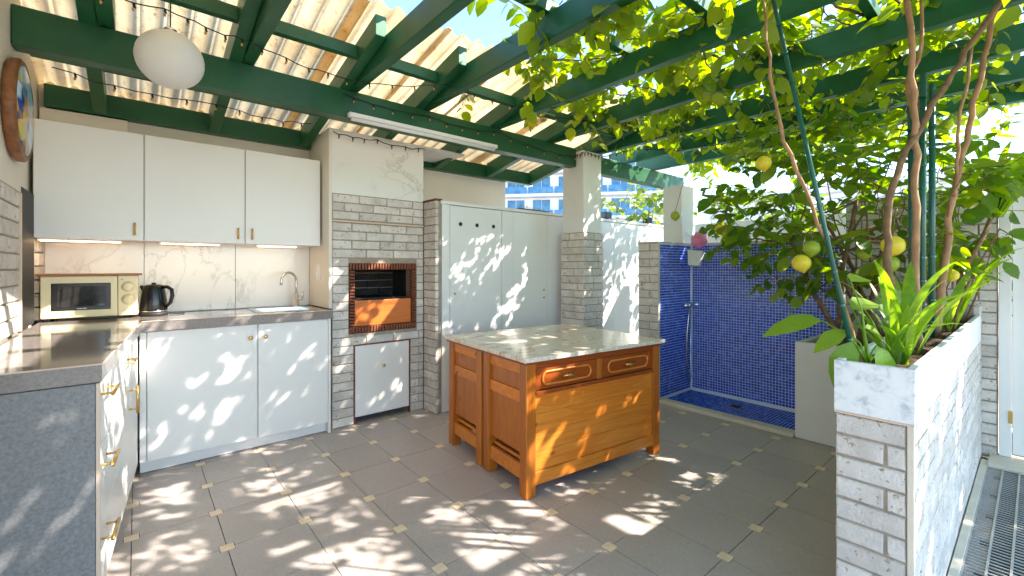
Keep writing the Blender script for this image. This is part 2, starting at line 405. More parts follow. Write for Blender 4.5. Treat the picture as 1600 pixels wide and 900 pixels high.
for i in range(-1, 14):
    for j in range(-12, 4):
        x, y = X00 + i * PX, Y00 + j * PY
        if -.5 < x + PX / 2 < 4.15 and y + PY / 2 < 3.85 and not (y < .02 and x > 2.0):
            inst('tile', TM, floor, Matrix.Translation((x + PX / 2, y + PY / 2, rnd.uniform(-.0006, .0006))) @ Matrix.Rotation(rnd.choice((0, math.pi)), 4, 'Z'))
        if -.5 < x < 4.2 and y < 3.7 and not (y < .2 and x > 2.0): inst('tile_insert', IM, floor, Matrix.Translation((x, y, 0)) @ Matrix.Rotation(rnd.uniform(-.03, .03), 4, 'Z'))

# ------------------------------------------------------------------ left wall
WX = -.44
t = thing('side_wall', 'cream rendered wall over pale bricks beside the grey worktop', 'wall', (WX, 2, 0))
def loc(parent, o):  # keep world coordinates for a child of a translated empty
    o.matrix_parent_inverse = Matrix.Translation(parent.location).inverted(); return o
lw = thing; side = t; side.location = (0, 0, 0)
B('core', 'mortar', side, WX - .25, WX - .007, .6, 3.235, 0, 1.62)
B('render_panel', 'render', side, WX - .25, WX, .6, 3.25, 1.62, 2.75)
B('brick_cap', 'trim', side, WX - .24, WX + .004, 3.236, 3.252, .935, 1.619, .001)
bricks(side, (WX, .6), (0, 1), 2.635, .935, 1.62, .0761, .25, .009, phase=0)
B('return_wall', 'render', side, WX - .25, WX - .03, 3.253, 4.02, 0, 2.75)
bricks(side, (WX - .002, 3.80), (0, 1), .20, .935, 1.42, .0761, .25, .009, phase=.3)
# round plate
t = thing('wall_plate', 'round painted ceramic plate in carved dark wooden rim on cream wall', 'wall plate', (WX + .002, 3.02, 1.97)); t.rotation_euler = (0, R(90), 0)
MB().lathe([(.10, 0), (.215, 0), (.230, .012), (.232, .035), (.222, .044), (.205, .045), (.203, .03)], 48).build('rim', 'palewood', t, smooth=True)
MB().lathe([(.001, .058), (.10, .056), (.17, .051), (.204, .044), (.2, .03)], 48).build('picture', 'picture', t, smooth=True)
# ------------------------------------------------------------------ back wall and splashback
bw = thing('kitchen_wall', 'cream wall behind the white kitchen with veined marble splashback', 'wall')
B('wall', 'render', bw, -.70, 3.30, 4.022, 4.2, 0, 2.50)
for a, b_ in ((-.44, .035), (.038, .578), (.581, 1.118)): B('splashback_panel', 'marble', bw, a, b_, 4.0, 4.02, .935, 1.45, .001)
B('splashback_trim', 'trim', bw, -.455, -.441, 3.99, 4.021, .935, 1.45, .001)
B('wall_offset', 'render', bw, -.46, -.05, 3.96, 4.021, 2.09, 2.24)
B('wall_return', 'render', bw, 1.121, 1.145, 3.50, 4.02, .935, 2.30)
sw = thing('wall_socket', 'small white double socket on the return wall beside the sink', 'socket')
B('plate', 'white_plastic', sw, 1.110, 1.1205, 3.70, 3.78, 1.15, 1.27); B('switch', 'white_plastic', sw, 1.104, 1.110, 3.72, 3.76, 1.17, 1.21)
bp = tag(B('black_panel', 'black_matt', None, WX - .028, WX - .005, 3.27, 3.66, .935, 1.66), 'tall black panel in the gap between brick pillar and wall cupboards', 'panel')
# ------------------------------------------------------------------ wall cupboards
uc = thing('wall_cupboard', 'white three-door wall cupboard with brass handles above the worktop', 'cupboard', (0, 0, 0))
B('carcass', 'white_paint', uc, -.452, 1.105, 3.672, 3.998, 1.425, 2.09)
for a, b_, hx in ((-.447, .030, -.012), (.036, .586, .545), (.592, 1.103, .632)):
    d = B('door', 'white_paint', uc, a, b_, 3.65, 3.670, 1.42, 2.092, .0025)
    h = MB().tube([(hx, 3.632, 1.45), (hx, 3.632, 1.53)], .006)
    h.tube([(hx, 3.632, 1.46), (hx, 3.652, 1.46)], .004); h.tube([(hx, 3.632, 1.52), (hx, 3.652, 1.52)], .004)
    h.build('handle', 'gold', d, smooth=True)
for a, b_ in ((-.43, -.08), (.12, .44), (.68, .94)):
    s = B('light_strip', 'white_metal', uc, a - .01, b_ + .01, 3.70, 3.735, 1.409, 1.4245, .001); s['label'] = 'thin lit warm light strip'
    B('diffuser', 'led', s, a, b_, 3.705, 3.73, 1.405, 1.4085, 0)
# ------------------------------------------------------------------ base cupboards
bc = thing('base_cupboard', 'white two-door base cupboard with round brass knobs under the sink', 'cupboard')
B('carcass', 'white_paint', bc, .012, 1.098, 3.462, 3.99, .10, .868)
B('toe_kick', 'white_paint', bc, .012, 1.098, 3.50, 3.52, 0.004, .0985)
B('side_panel', 'white_paint', bc, 1.0985, 1.117, 3.44, 3.99, 0.003, .868)
for a, b_, kx in ((.046, .628, .585), (.634, 1.096, .676)):
    d = B('door', 'white_paint', bc, a, b_, 3.44, 3.461, .085, .862, .0025)
    MB().lathe([(.004, 0), (.005, .012), (.013, .016), (.014, .022), (.010, .027), (.002, .028)], 16).build('knob', 'gold', d, smooth=True, mat4=Matrix.Translation((kx, 3.44, .775)) @ Matrix.Rotation(R(90), 4, 'X'))
B('filler', 'white_paint', bc, .010, .042, 3.445, 3.461, .085, .862)
# ------------------------------------------------------------------ peninsula
pa, pb = Vector((-.108, 2.035)), Vector((.002, 3.43)); pd = (pb - pa); PL = pd.length; ang = math.atan2(pd.y, pd.x)
pen = thing('peninsula_cupboard', 'white drawer unit with grey quartz end panel and brass bar handles', 'cupboard', (pa.x, pa.y, 0), ang)
# local x runs along the drawer face, local -y is outward
B('carcass', 'white_paint', pen, .0, PL, .022, .30, .10, .868)
B('toe_kick', 'white_paint', pen, .02, PL - .01, .05, .07, .004, .099)
def bar(d, x0, z0, x1, z1):
    h = MB(); v = Vector((x1 - x0, 0, z1 - z0)).normalized() * .022
    h.tube([(x0, -.034, z0), (x1, -.034, z1)], .006)
    for px, pz in ((x0 + v.x, z0 + v.z), (x1 - v.x, z1 - v.z)): h.tube([(px, -.034, pz), (px, .002, pz)], .0045)
    h.build('handle', 'gold', d, smooth=True)
for z0, z1 in ((.085, .355), (.359, .61), (.614, .862)):
    d = B('drawer', 'white_paint', pen, .004, .62, 0, .021, z0, z1, .0025); bar(d, .10, (z0 + z1) / 2 + .06, .26, (z0 + z1) / 2 + .06)
d = B('door', 'white_paint', pen, .624, 1.06, 0, .021, .085, .70, .0025); bar(d, .97, .50, .97, .64)
d = B('drawer', 'white_paint', pen, .624, 1.06, 0, .021, .704, .862, .0025); bar(d, .78, .79, .92, .79)
B('filler', 'white_paint', pen, 1.064, PL, 0, .021, .085, .862)
e = MB().prism([(-.105, 2.012), (-.105, 2.034), (WX, 2.034), (WX, 2.012)], .003, .866).build('end_panel', 'endpanel', None, .002); e.parent = pen; e.matrix_parent_inverse = (Matrix.Translation(pen.location) @ Matrix.Rotation(ang, 4, 'Z')).inverted()
e = MB().box(-.1045, -.094, 2.009, 2.034, .003, .866).build('edge_trim', 'trim', None, .001); e.parent = pen; e.matrix_parent_inverse = (Matrix.Translation(pen.location) @ Matrix.Rotation(ang, 4, 'Z')).inverted()
# worktop
wt = thing('worktop', 'glossy taupe quartz worktop in an L along wall and peninsula', 'worktop')
HX0, HX1, HY0, HY1 = .665, 1.03, 3.535, 3.90
zt0, zt1 = .870, .93
pts1 = [(WX + .001, 2.0), (-.09, 2.0), (.022, 3.40), (.022, 3.999), (WX + .001, 3.999)]
MB().prism(pts1, zt0, zt1).build('slab', 'counter', wt, .003)
m = MB(); m.box(.0225, HX0, 3.40, 3.999, zt0, zt1); m.box(HX1, 1.12, 3.40, 3.999, zt0, zt1); m.box(HX0, HX1, 3.40, HY0, zt0, zt1); m.box(HX0, HX1, HY1, 3.999, zt0, zt1)
m.build('slab', 'counter', wt)
m = MB().tube([(WX + .002, 1.998, .9305), (-.089, 1.998, .9305), (.0225, 3.398, .9305), (1.12, 3.398, .9305)], .0028, 6); m.build('edge_trim', 'trim', wt)
# sink
sk = thing('sink', 'stainless steel inset sink with drainer in the grey worktop', 'sink')
m = MB(); zr = .9315
def ring(m, a, b_, z0, z1):
    (x0, x1, y0, y1), (X0, X1, Y0, Y1) = a, b_; i = len(m.v)
    m.v += [(x0, y0, z0), (x1, y0, z0), (x1, y1, z0), (x0, y1, z0), (X0, Y0, z1), (X1, Y0, z1), (X1, Y1, z1), (X0, Y1, z1)]
    m.f += [(i + k, i + (k + 1) % 4, i + 4 + (k + 1) % 4, i + 4 + k) for k in range(4)]
ring(m, (.645, 1.05, 3.515, 3.92), (.65, 1.045, 3.52, 3.915), zr, zr + .004); ring(m, (.65, 1.045, 3.52, 3.915), (.69, 1.005, 3.56, 3.84), zr + .004, zr + .002)
m.build('rim', 'steel', sk)
m = MB(); ring(m, (.69, 1.005, 3.56, 3.84), (.70, .995, 3.57, 3.83), zr + .002, .80); i = len(m.v); m.v += [(.70, 3.57, .80), (.995, 3.57, .80), (.995, 3.83, .80), (.70, 3.83, .80)]; m.f.append((i, i + 1, i + 2, i + 3)); m.build('basin', 'steel', sk)
MB().lathe([(.001, .801), (.03, .801), (.034, .804), (.02, .806), (.001, .804)], 16, (.85, 3.70, 0)).build('drain', 'chrome', sk, smooth=True)
ft = thing('tap', 'brushed steel gooseneck kitchen tap behind the sink', 'tap', (.985, 3.88, .9355))
MB().lathe([(.026, 0), (.026, .006), (.02, .01), (.019, .10), (.012, .105), (.001, .105)], 20).build('base', 'steel', ft, smooth=True)
pts = [(0, 0, .10)] + [(0, 0, .16), (0, 0, .20)] + [(-.075 * (1 - math.cos(a)) * .85, -.075 * (1 - math.cos(a)) * .5, .20 + .075 * math.sin(a)) for a in [math.pi * k / 10 for k in range(1, 11)]] + [(-.1275, -.075, .175)]
MB().tube(pts, .010, 10).build('spout', 'steel', ft, smooth=True)
MB().tube([(.015, 0, .06), (.045, -.004, .062)], .012, 10).tube([(.045, -.004, .06), (.05, -.004, .12)], [.008, .005], 8).build('lever', 'steel', ft, smooth=True)
# ------------------------------------------------------------------ microwave, board, kettle
mw = thing('microwave', 'cream microwave oven with black glass door and two dials', 'microwave', (-.43, 3.72, .931), R(-1))
B('body', 'cream_plastic', mw, 0, .435, .022, .30, .018, .268, .006)
d = B('door', 'cream_plastic', mw, .001, .335, 0, .021, .018, .268, .006)
B('window_frame', 'black', d, .045, .305, -.003, .002, .062, .225, .003); B('window', 'glass_black', d, .07, .28, -.0045, -.0025, .085, .205, .001)
B('control_panel', 'cream_plastic', mw, .338, .434, .001, .021, .018, .268, .005)
for z in (.198, .118):
    k = MB().lathe([(.032, 0), (.032, .004), (.024, .006), (.023, .018), (.018, .021), (.001, .021)], 24).build('dial', 'cream_plastic', mw, smooth=True, mat4=Matrix.Translation((.386, .001, z)) @ Matrix.Rotation(R(90), 4, 'X'))
    MB().lathe([(.0335, 0), (.0335, .0025), (.0325, .003), (.001, .003)], 24).build('dial_ring', 'gold', k)
    MB().box(-.004, .004, -.022, .022, .02, .026).build('grip', 'cream_plastic', k)
B('button', 'cream_plastic', mw, .352, .42, -.001, .001, .045, .058, .001); B('indicator', 'black', mw, .352, .36, 0, .0015, .244, .248, 0)
for x in (.03, .38):
    for y in (.04, .26): MB().lathe([(.014, 0.0005), (.016, .018)], 12, (x, y, 0)).build('foot', 'black', mw)
# lettering on the door (illegible small maker's mark in the photograph)
for k in range(7): B('letter', 'white_plastic', mw, .155 + k * .0062, .155 + k * .0062 + (.0045 if k % 3 else .0035), -.0042, -.0029, .070, .0755, 0)
tb = thing('wooden_board', 'long narrow wooden board of mixed strips lying on the microwave', 'board', (-.447, 3.70, 1.2000))
for k in range(4):
    s = MB().box(k * .118, k * .118 + .1175, 0, .26, 0, .012).build('strip', 'boardwood', tb, .001)
kt = thing('kettle', 'glossy black electric kettle beside the microwave', 'kettle', (.085, 3.80, .9305), R(-35))
MB().lathe([(.072, 0), (.076, .004), (.076, .02), (.07, .024), (.001, .024)], 28).build('base', 'black_matt', kt, smooth=True)
MB().lathe([(.069, .0255), (.071, .03), (.071, .036)], 28).build('band', 'steel', kt, smooth=True)
MB().lathe([(.072, .037), (.074, .05), (.069, .11), (.060, .17), (.055, .195), (.05, .2), (.03, .207), (.001, .208)], 32).build('body', 'black', kt, smooth=True)
MB().lathe([(.012, .206), (.014, .215), (.008, .219), (.001, .219)], 14).build('lid_knob', 'black', kt, smooth=True)
MB().tube([(.052, 0, .19), (.085, 0, .19), (.112, 0, .172), (.116, 0, .13), (.104, 0, .085), (.074, 0, .055)], [.011, .012, .012, .012, .011, .01], 8).build('handle', 'black', kt, smooth=True)
MB().tube([(-.045, 0, .16), (-.066, 0, .183), (-.082, 0, .195)], [.022, .016, .009], 8).build('spout', 'black', kt, smooth=True)
MB().tube([(.06, .02, .006), (.10, .05, .005), (.12, .10, .005), (.10, .15, .005)], .003, 6).build('cord', 'black_matt', kt)

# ------------------------------------------------------------------ barbecue
YB = 3.50
bb = thing('barbecue', 'tall pale brick barbecue with marble hood and firebox opening', 'barbecue')
bx0, bx1 = 1.146, 1.935
def bbwall(y0, y1):   # a mortar core round the openings
    m = MB(); a, b_, c, d = 1.275, 1.865, 1.315, 1.805
    m.box(bx0, a, y0, y1, 0, 1.825); m.box(b_, bx1, y0, y1, 0, 1.825); m.box(a, b_, y0, y1, 1.285, 1.825); m.box(a, b_, y0, y1, .635, .722)
    m.box(a, c, y0, y1, 0, .635); m.box(d, b_, y0, y1, 0, .635); return m
bbwall(YB + .007, YB + .20).build('core', 'mortar', bb)
B('back', 'mortar', bb, bx0, bx1, YB + .48, 4.02, 0, 1.825); B('firebox_floor', 'soot', bb, 1.24, 1.90, YB + .20, YB + .478, .66, .722)
B('firebox_side', 'soot', bb, 1.20, 1.274, YB + .201, YB + .479, .723, 1.60); B('firebox_side', 'soot', bb, 1.866, 1.934, YB + .201, YB + .479, .723, 1.60)
bricks(bb, (1.275, YB + .448), (1, 0), .59, .73, 1.40, .07, .22, mat='soot', name='firebrick', D=.03)
bricks(bb, (bx0, YB), (1, 0), bx1 - bx0, .003, 1.603, .0696, .235, .008, holes=((1.275 - bx0, 1.865 - bx0, .722, 1.285), (1.315 - bx0, 1.805 - bx0, 0, .635)), phase=.35)
bricks(bb, (bx0, YB), (1, 0), bx1 - bx0, 1.625, 1.825, .0667, .235, .008, phase=.1)
B('ledge', 'trim', bb, bx0, bx1 + .0, YB - .010, YB + .02, 1.606, 1.618, .002)
# soldier bricks round the firebox, each its own piece
def soldier(x0, x1, z0, z1): inst('frame_brick', brick_mesh(x1 - x0, z1 - z0, .05, 'redbrick'), bb, Matrix.Translation((x0, YB - .006 + rnd.uniform(-.002, .002), z0)))
n = 24; wd = .59 / n
for k in range(n):
    soldier(1.275 + k * wd + .003, 1.275 + (k + 1) * wd - .003, 1.232, 1.283); soldier(1.275 + k * wd + .003, 1.275 + (k + 1) * wd - .003, .726, .776)
n = 18; hh = (1.228 - .78) / n
for k in range(n):
    soldier(1.278, 1.322, .78 + k * hh + .003, .78 + (k + 1) * hh - .003); soldier(1.818, 1.862, .78 + k * hh + .003, .78 + (k + 1) * hh - .003)
B('firebox_hatch', 'hatchwood', bb, 1.326, 1.815, YB + .01, YB + .03, .779, .985, .003)
g_ = MB()
for k in range(16): g_.tube([(1.34 + k * .03, YB + .05, 1.0), (1.34 + k * .03, YB + .44, 1.0)], .004, 6)
g_.box(1.325, 1.815, YB + .05, YB + .06, .99, 1.0); g_.build('grill', 'black_matt', bb)
d = B('door', 'white_paint', bb, 1.325, 1.795, YB + .004, YB + .024, .055, .622, .003)
MB().lathe([(.004, 0), (.005, .012), (.013, .016), (.014, .022), (.010, .027), (.002, .028)], 16).build('knob', 'gold', d, smooth=True, mat4=Matrix.Translation((1.56, YB + .004, .44)) @ Matrix.Rotation(R(90), 4, 'X'))
m = MB().box(1.316, 1.3235, YB - .002, YB + .03, .004, .634); m.box(1.7965, 1.804, YB - .002, YB + .03, .004, .634); m.box(1.3235, 1.7965, YB - .002, YB + .03, .6235, .634); m.build('door_frame', 'redbrick', bb)
B('hood_panel', 'marble', bb, bx0 - .022, bx1 + .0, YB + .004, YB + .022, 1.8265, 2.31, .001)
B('hood_side', 'render', bb, bx0 - .02, bx1 - .002, YB + .0225, 4.02, 1.8265, 2.308)
B('hood_top', 'white_render', bb, bx0 - .02, bx1 + .45, YB + .02, 4.02, 2.3105, 2.33)
# pier at the right of the barbecue
bricks(bb, (bx1 + .0, YB), (0, -1), .205, .003, 1.825, .0696, .235, .008, phase=.2)
B('pier_core', 'mortar', bb, bx1 + .007, bx1 + .06, YB - .200, YB + .19, 0, 1.82)
B('pier_cap', 'redbrick', bb, bx1 - .006, bx1 + .065, YB - .21, YB + .1, 1.826, 1.838, .002)
# ------------------------------------------------------------------ white storage wall
YS = 3.30; ST = 1.826
st = thing('storage_wall', 'long white metal storage cupboard wall with small brass locks', 'cupboard')
B('carcass', 'white_metal', st, 1.998, 5.55, YS + .024, YS + .36, 0.004, ST - .03)
B('cap', 'white_metal', st, 1.985, 5.56, YS - .012, YS + .38, ST - .029, ST, .004)
B('corner_post', 'white_metal', st, 1.998, 2.075, YS - .006, YS + .022, 0.004, ST - .031)
xs = [2.08, 2.66, 2.80, 3.27, 3.72, 3.82, 4.40, 4.95, 5.5]
for k in range(len(xs) - 1):
    a, b_ = xs[k], xs[k + 1]; nm = 'post' if b_ - a < .2 else 'door'
    d = B(nm, 'white_metal', st, a + .002, b_ - .002, YS + (-.004 if nm == 'post' else 0), YS + .022, .03, ST - .034, .002)
    if nm == 'door':
        for z in ((1.02, .94) if k else (1.02,)):
            MB().lathe([(.010, 0), (.011, .006), (.006, .01), (.001, .01)], 12).build('lock', 'gold', d, smooth=True, mat4=Matrix.Translation((a + .05 if k == 0 else b_ - .05, YS, z)) @ Matrix.Rotation(R(90), 4, 'X'))
        for z in (.3, 1.0, 1.55): MB().tube([(b_ - .004, YS - .004, z), (b_ - .004, YS - .004, z + .05)], .004, 6).build('hinge', 'white_metal', d)
for x in (2.19, 2.37, 2.56): MB().lathe([(.018, 0), (.018, .003), (.001, .003)], 18).build('vent_hole', 'black_matt', st, mat4=Matrix.Translation((x, YS, 1.635)) @ Matrix.Rotation(R(90), 4, 'X'))
# ------------------------------------------------------------------ column
CX0, CX1, CY0, CY1 = 3.385, 3.675, 2.905, 3.195
cl = thing('column', 'square white plastered column with pale brick base holding the beam', 'column')
B('shaft', 'white_render', cl, CX0 + .005, CX1 - .005, CY0 + .005, CY1 - .005, 1.602, 2.42, .006)
B('core', 'mortar', cl, CX0 - .005, CX1 - .005, CY0 - .005, CY1 - .005, 0, 1.598, 0)
bricks(cl, (CX0 - .012, CY1 + .012), (0, -1), .314, 0.003, 1.60, .0727, .24, .008, phase=None, D=.026); bricks(cl, (CX0 - .012, CY0 - .012), (1, 0), .314, 0.003, 1.60, .0727, .24, .008, phase=None, D=.026)

# ------------------------------------------------------------------ island
isl = thing('kitchen_island', 'orange pine island with two drawers and beige granite top', 'kitchen island', (1.56, 1.74, 0), R(-6.3))
TW, TD = 1.165, 1.00
MB().box(0, TW, 0, TD, .742, .767).build('top', 'granite', isl, .005)
B('moulding', 'pine_d', isl, .016, TW - .016, .016, TD - .016, .726, .7415, .004)
def unit(y0, y1, front):
    L = .065; xa, xb = .028, TW - .028
    for x in (xa, xb - L):
        for y in (y0, y1 - L): B('leg', 'pine_v', isl, x, x + L, y, y + L, 0.001, .7255, .004)
    for s, x in ((0, xa), (1, xb)):
        o = .012; xx0, xx1 = (x + o, x + .035) if s == 0 else (x - .035, x - o)
        ya, yb = y0 + L, y1 - L
        for z0, z1, nm, dd in ((.662, .725, 'rail', 0), (.572, .661, 'panel', .008), (.505, .571, 'rail', 0), (.225, .504, 'panel', .008), (.085, .165, 'rail', 0)):
            B(nm, 'pine' if nm == 'rail' else 'pine_v', isl, xx0 + (dd if s == 0 else 0), xx1 - (dd if s == 1 else 0), ya, yb, z0, z1, .003)
    fx0, fx1 = xa + L, xb - L; yf = y0 if front else y1
    sg = 1 if front else -1
    def fb(nm, mat, x0, x1, z0, z1, dep, th=.018, bev=.003): return B(nm, mat, isl, x0, x1, yf + sg * dep, yf + sg * (dep + th), z0, z1, bev)
    mid = (fx0 + fx1) / 2
    fb('rail', 'pine_d', fx0, fx1, .700, .7255, .006); fb('rail', 'pine_d', fx0, fx1, .553, .574, -.004, .026); fb('divider', 'pine_v', mid - .022, mid + .022, .575, .699, .008)
    for a, b_ in ((fx0 + .002, mid - .024), (mid + .024, fx1 - .002)):
        d = fb('drawer', 'pine_d', a, b_, .577, .697, .010)
        if front:
            cx, cz, hw, hh = (a + b_) / 2, .637, (b_ - a) / 2 - .05, .036
            pts = []
            for q in range(32):
                an = 2 * math.pi * q / 32; ca, sa = math.cos(an), math.sin(an)
                pts.append((cx + (hw - hh) * (1 if ca > 0 else -1) * (1 if abs(ca) > 1e-6 else 0) + hh * ca, yf + .008, cz + hh * sa))
            pts.append(pts[0]); pts.append(pts[1])
            MB().tube(pts, .0065, 6).build('moulding_ring', 'pine', d, smooth=True)
            MB().tube([(cx - .045, yf - .004, cz), (cx - .03, yf - .018, cz + .004), (cx, yf - .02, cz), (cx + .03, yf - .018, cz + .004), (cx + .045, yf - .004, cz)], [.008, .007, .009, .007, .008], 8).build('handle', 'gold', d, smooth=True)
            for xk in (-.04, .04): MB().tube([(cx + xk, yf + .012, cz), (cx + xk, yf - .008, cz)], .004, 6).build('handle_post', 'gold', d)
    zs = [.135, .24, .345, .447, .551]
    for k in range(4): fb('plank', 'pine', fx0, fx1, zs[k] + .0006, zs[k + 1] - .0006, .012, .018, .0012)
    fb('rail', 'pine', fx0, fx1, .062, .134, .004, .024)
    B('shelf', 'pine', isl, xa + .04, xb - .04, y0 + .05, y1 - .05, .17, .19)
unit(.028, .485, True); unit(.515, TD - .028, False)

# ------------------------------------------------------------------ shower
SX, SYL, SH = 4.29, 2.26, 1.48
def mosaic(parent, O, u, v, nu, nv, p=.0255, n=None):
    O, u, v = Vector(O), Vector(u), Vector(v); n = Vector(n); s = p * .42; m = MB(); th = .003; c = .0015
    for i in range(nu):
        for j in range(nv):
            q = O + u * (p * (i + .5)) + v * (p * (j + .5)) + n * rnd.uniform(-.0004, .0004); b_ = len(m.v)
            for (h, e) in ((0, 0), (th - c, 0), (th, c)):
                for a, d in ((-1, -1), (1, -1), (1, 1), (-1, 1)): m.v.append(tuple(q + u * (a * (s - e)) + v * (d * (s - e)) + n * h))
            m.f.append((b_ + 8, b_ + 9, b_ + 10, b_ + 11))
            for r0 in (0, 4):
                for k in range(4): m.f.append((b_ + r0 + k, b_ + r0 + (k + 1) % 4, b_ + r0 + 4 + (k + 1) % 4, b_ + r0 + 4 + k))
    o = m.build('mosaic_tiles', 'mosaic', parent); o['kind'] = 'stuff'; return o
sh = thing('shower_wall', 'blue mosaic shower walls with brick edged side wall', 'shower')
B('side_wall', 'mgrout', sh, 3.706, SX + .15, SYL + .004, 2.46, 0, SH, .002); B('back_wall', 'mgrout', sh, SX + .004, SX + .15, 1.02, SYL + .003, 0, SH, .002)
mosaic(sh, (3.712, SYL + .004, .04), (1, 0, 0), (0, 0, 1), 22, 56, n=(0, -1, 0)); mosaic(sh, (SX + .004, SYL - .01, .04), (0, -1, 0), (0, 0, 1), 48, 56, n=(-1, 0, 0))
bricks(sh, (3.675, 2.47), (0, -1), .215, .003, SH, .0738, .24, .008, phase=0, D=.028)
B('brick_core', 'mortar', sh, 3.682, 3.7055, SYL + .0005, 2.47, 0, SH - .001, 0)
B('edge_trim', 'threshold', sh, 3.68, 3.7055, SYL - .004, SYL + .0, .003, SH, .001)
B('cap', 'threshold', sh, 3.672, SX + .16, SYL - .006, 2.475, SH + .001, SH + .014, .003); B('cap', 'threshold', sh, SX - .008, SX + .16, .98, SYL - .007, SH + .001, SH + .014, .003)
tr = thing('shower_tray', 'blue mosaic shower floor with cream stone kerb and drain', 'shower tray')
B('base', 'mgrout', tr, 3.76, SX + .003, 1.16, SYL + .003, -.01, .012, 0)
mosaic(tr, (3.765, SYL, .012), (1, 0, 0), (0, -1, 0), 20, 43, n=(0, 0, 1))
B('kerb', 'threshold', tr, 3.665, 3.758, 1.15, SYL - .005, 0.001, .035, .004)
dr = B('drain', 'steel', tr, 3.98, 4.10, 1.66, 1.78, .0165, .021, .002); B('drain_slot', 'dark_pit', dr, 4.0, 4.08, 1.68, 1.76, .0205, .0218, 0)
mx = thing('shower_mixer', 'chrome shower mixer with hanging steel hose on blue mosaic', 'shower mixer', (4.19, SYL - .001, .88))
MB().tube([(-.09, -.05, 0), (.09, -.05, 0)], .018, 12).build('body', 'chrome', mx, smooth=True)
for s in (-1, 1):
    MB().tube([(s * .06, 0, 0), (s * .06, -.05, 0)], [.026, .014], 12).build('connector', 'chrome', mx, smooth=True)
    MB().tube([(s * .09, -.05, 0), (s * .098, -.05, 0), (s * .13, -.05, 0)], [.018, .026, .022], 14).build('handle', 'chrome', mx, smooth=True)
hp = [(-.03, -.05, -.015), (-.06, -.055, -.10), (-.085, -.05, -.30), (-.085, -.045, -.55), (-.06, -.04, -.72), (-.01, -.035, -.78), (.035, -.03, -.70), (.045, -.02, -.45), (.05, -.015, -.02)]
MB().tube(hp, .007, 8).build('hose', 'steel', mx, smooth=True)
# white post on the shower corner
po = tag(B('post', 'white_render', None, 4.12, 4.355, 2.272, 2.475, SH + .0145, 2.07, .006), 'short white plastered post standing on the shower wall corner', 'post')
# hanging pot with pink flower
hpot = thing('hanging_flowerpot', 'white hanging pot with pink pompom flower in the shower corner', 'flowerpot', (4.10, 2.13, 1.265), R(10)); hpot.rotation_euler = (R(6), R(8), R(15))
m = MB(); b_ = .048; a = .066
m.v = [(-b_, -b_, 0), (b_, -b_, 0), (b_, b_, 0), (-b_, b_, 0), (-a, -a, .14), (a, -a, .14), (a, a, .14), (-a, a, .14)]
m.f = [(0, 3, 2, 1), (0, 1, 5, 4), (1, 2, 6, 5), (2, 3, 7, 6), (3, 0, 4, 7)]; m.build('pot', 'white_plastic', hpot)
MB().box(-.07, .07, -.07, .07, .128, .142).build('pot_rim', 'white_plastic', hpot, .003)
MB().tube([(-.04, 0, .14), (-.02, .0, .22), (-.02, .12, .32)], .002, 5).build('wire', 'steel', hpot)
def petal_ball(parent, c, r, n):
    m = MB(); rr = random.Random(3)
    for k in range(n):
        d = Vector((rr.gauss(0, 1), rr.gauss(0, 1), rr.gauss(0, 1))).normalized(); p = Vector(c) + d * r * rr.uniform(.7, 1)
        s = d.cross(Vector((rr.gauss(0, 1), rr.gauss(0, 1), rr.gauss(0, 1)))).normalized(); q = d.cross(s); w_ = r * .42
        i = len(m.v); m.v += [tuple(p - s * w_ - d * .01), tuple(p + q * w_), tuple(p + s * w_ - d * .01), tuple(p - q * w_), tuple(p + d * .012)]
        m.f += [(i, i + 1, i + 4), (i + 1, i + 2, i + 4), (i + 2, i + 3, i + 4), (i + 3, i, i + 4)]
    return m.build('flower', 'pink', parent, smooth=True)
petal_ball(hpot, (-.005, -.01, .255), .072, 170)

# ------------------------------------------------------------------ planters
pl = thing('brick_planter', 'long brick planter with flecked marble rim beside the drain grate', 'planter')
px0, px1, py0, py1 = 1.775, 4.17, .238, .436
ZM0, ZM1 = .778, .944
bricks(pl, (px0, py1), (0, -1), py1 - py0 - .016, .003, ZM0 - .008, .0727, .262, .008, phase=.0, D=.028)
B('corner_trim', 'threshold', pl, px0 - .001, px0 + .016, py0 - .001, py0 + .0145, .003, ZM0 - .007, .001)
bricks(pl, (px0 + .017, py0), (1, 0), px1 - px0 - .017, .003, ZM0 - .008, .0727, .25, .008, phase=.4, D=.028)
m = MB(); m.box(px0 + .006, px1, py0 + .003, py1 - .004, 0, ZM0 - .008); m.build('core', 'mortar', pl)
B('rim_trim', 'trim', pl, px0 - .003, px1, py0 - .003, py1, ZM0 - .0075, ZM0 - .0005, .001)
B('front_panel', 'planter_marble', pl, px0 - .004, px0 + .016, py0 - .004, py1, ZM0, ZM1, .002)
for a, b_ in ((px0 + .0165, 3.28), (3.284, px1)): B('side_panel', 'white_render', pl, a, b_, py0 - .004, py0 + .016, ZM0, ZM1, .002)
B('back_panel', 'white_render', pl, px0 + .0165, px1, py1 - .02, py1, ZM0, ZM1, .002)
def soil(parent, x0, x1, y0, y1, z):
    m = MB(); nx, ny = max(2, int((x1 - x0) / .04)), max(3, int((y1 - y0) / .04))
    for i in range(nx + 1):
        for j in range(ny + 1): m.v.append((x0 + (x1 - x0) * i / nx, y0 + (y1 - y0) * j / ny, z + rnd.uniform(-.012, .012)))
    for i in range(nx):
        for j in range(ny): q = i * (ny + 1) + j; m.f.append((q, q + ny + 1, q + ny + 2, q + 1))
    return m.build('soil', 'soil', parent, smooth=True)
soil(pl, px0 + .017, px1, py0 + .017, py1 - .021, .905)
rp = thing('white_planter', 'plain white rendered planter box holding the lemon tree', 'planter')
rx0, rx1, ry0, ry1, rz = 3.69, 4.28, .45, 1.148, .705
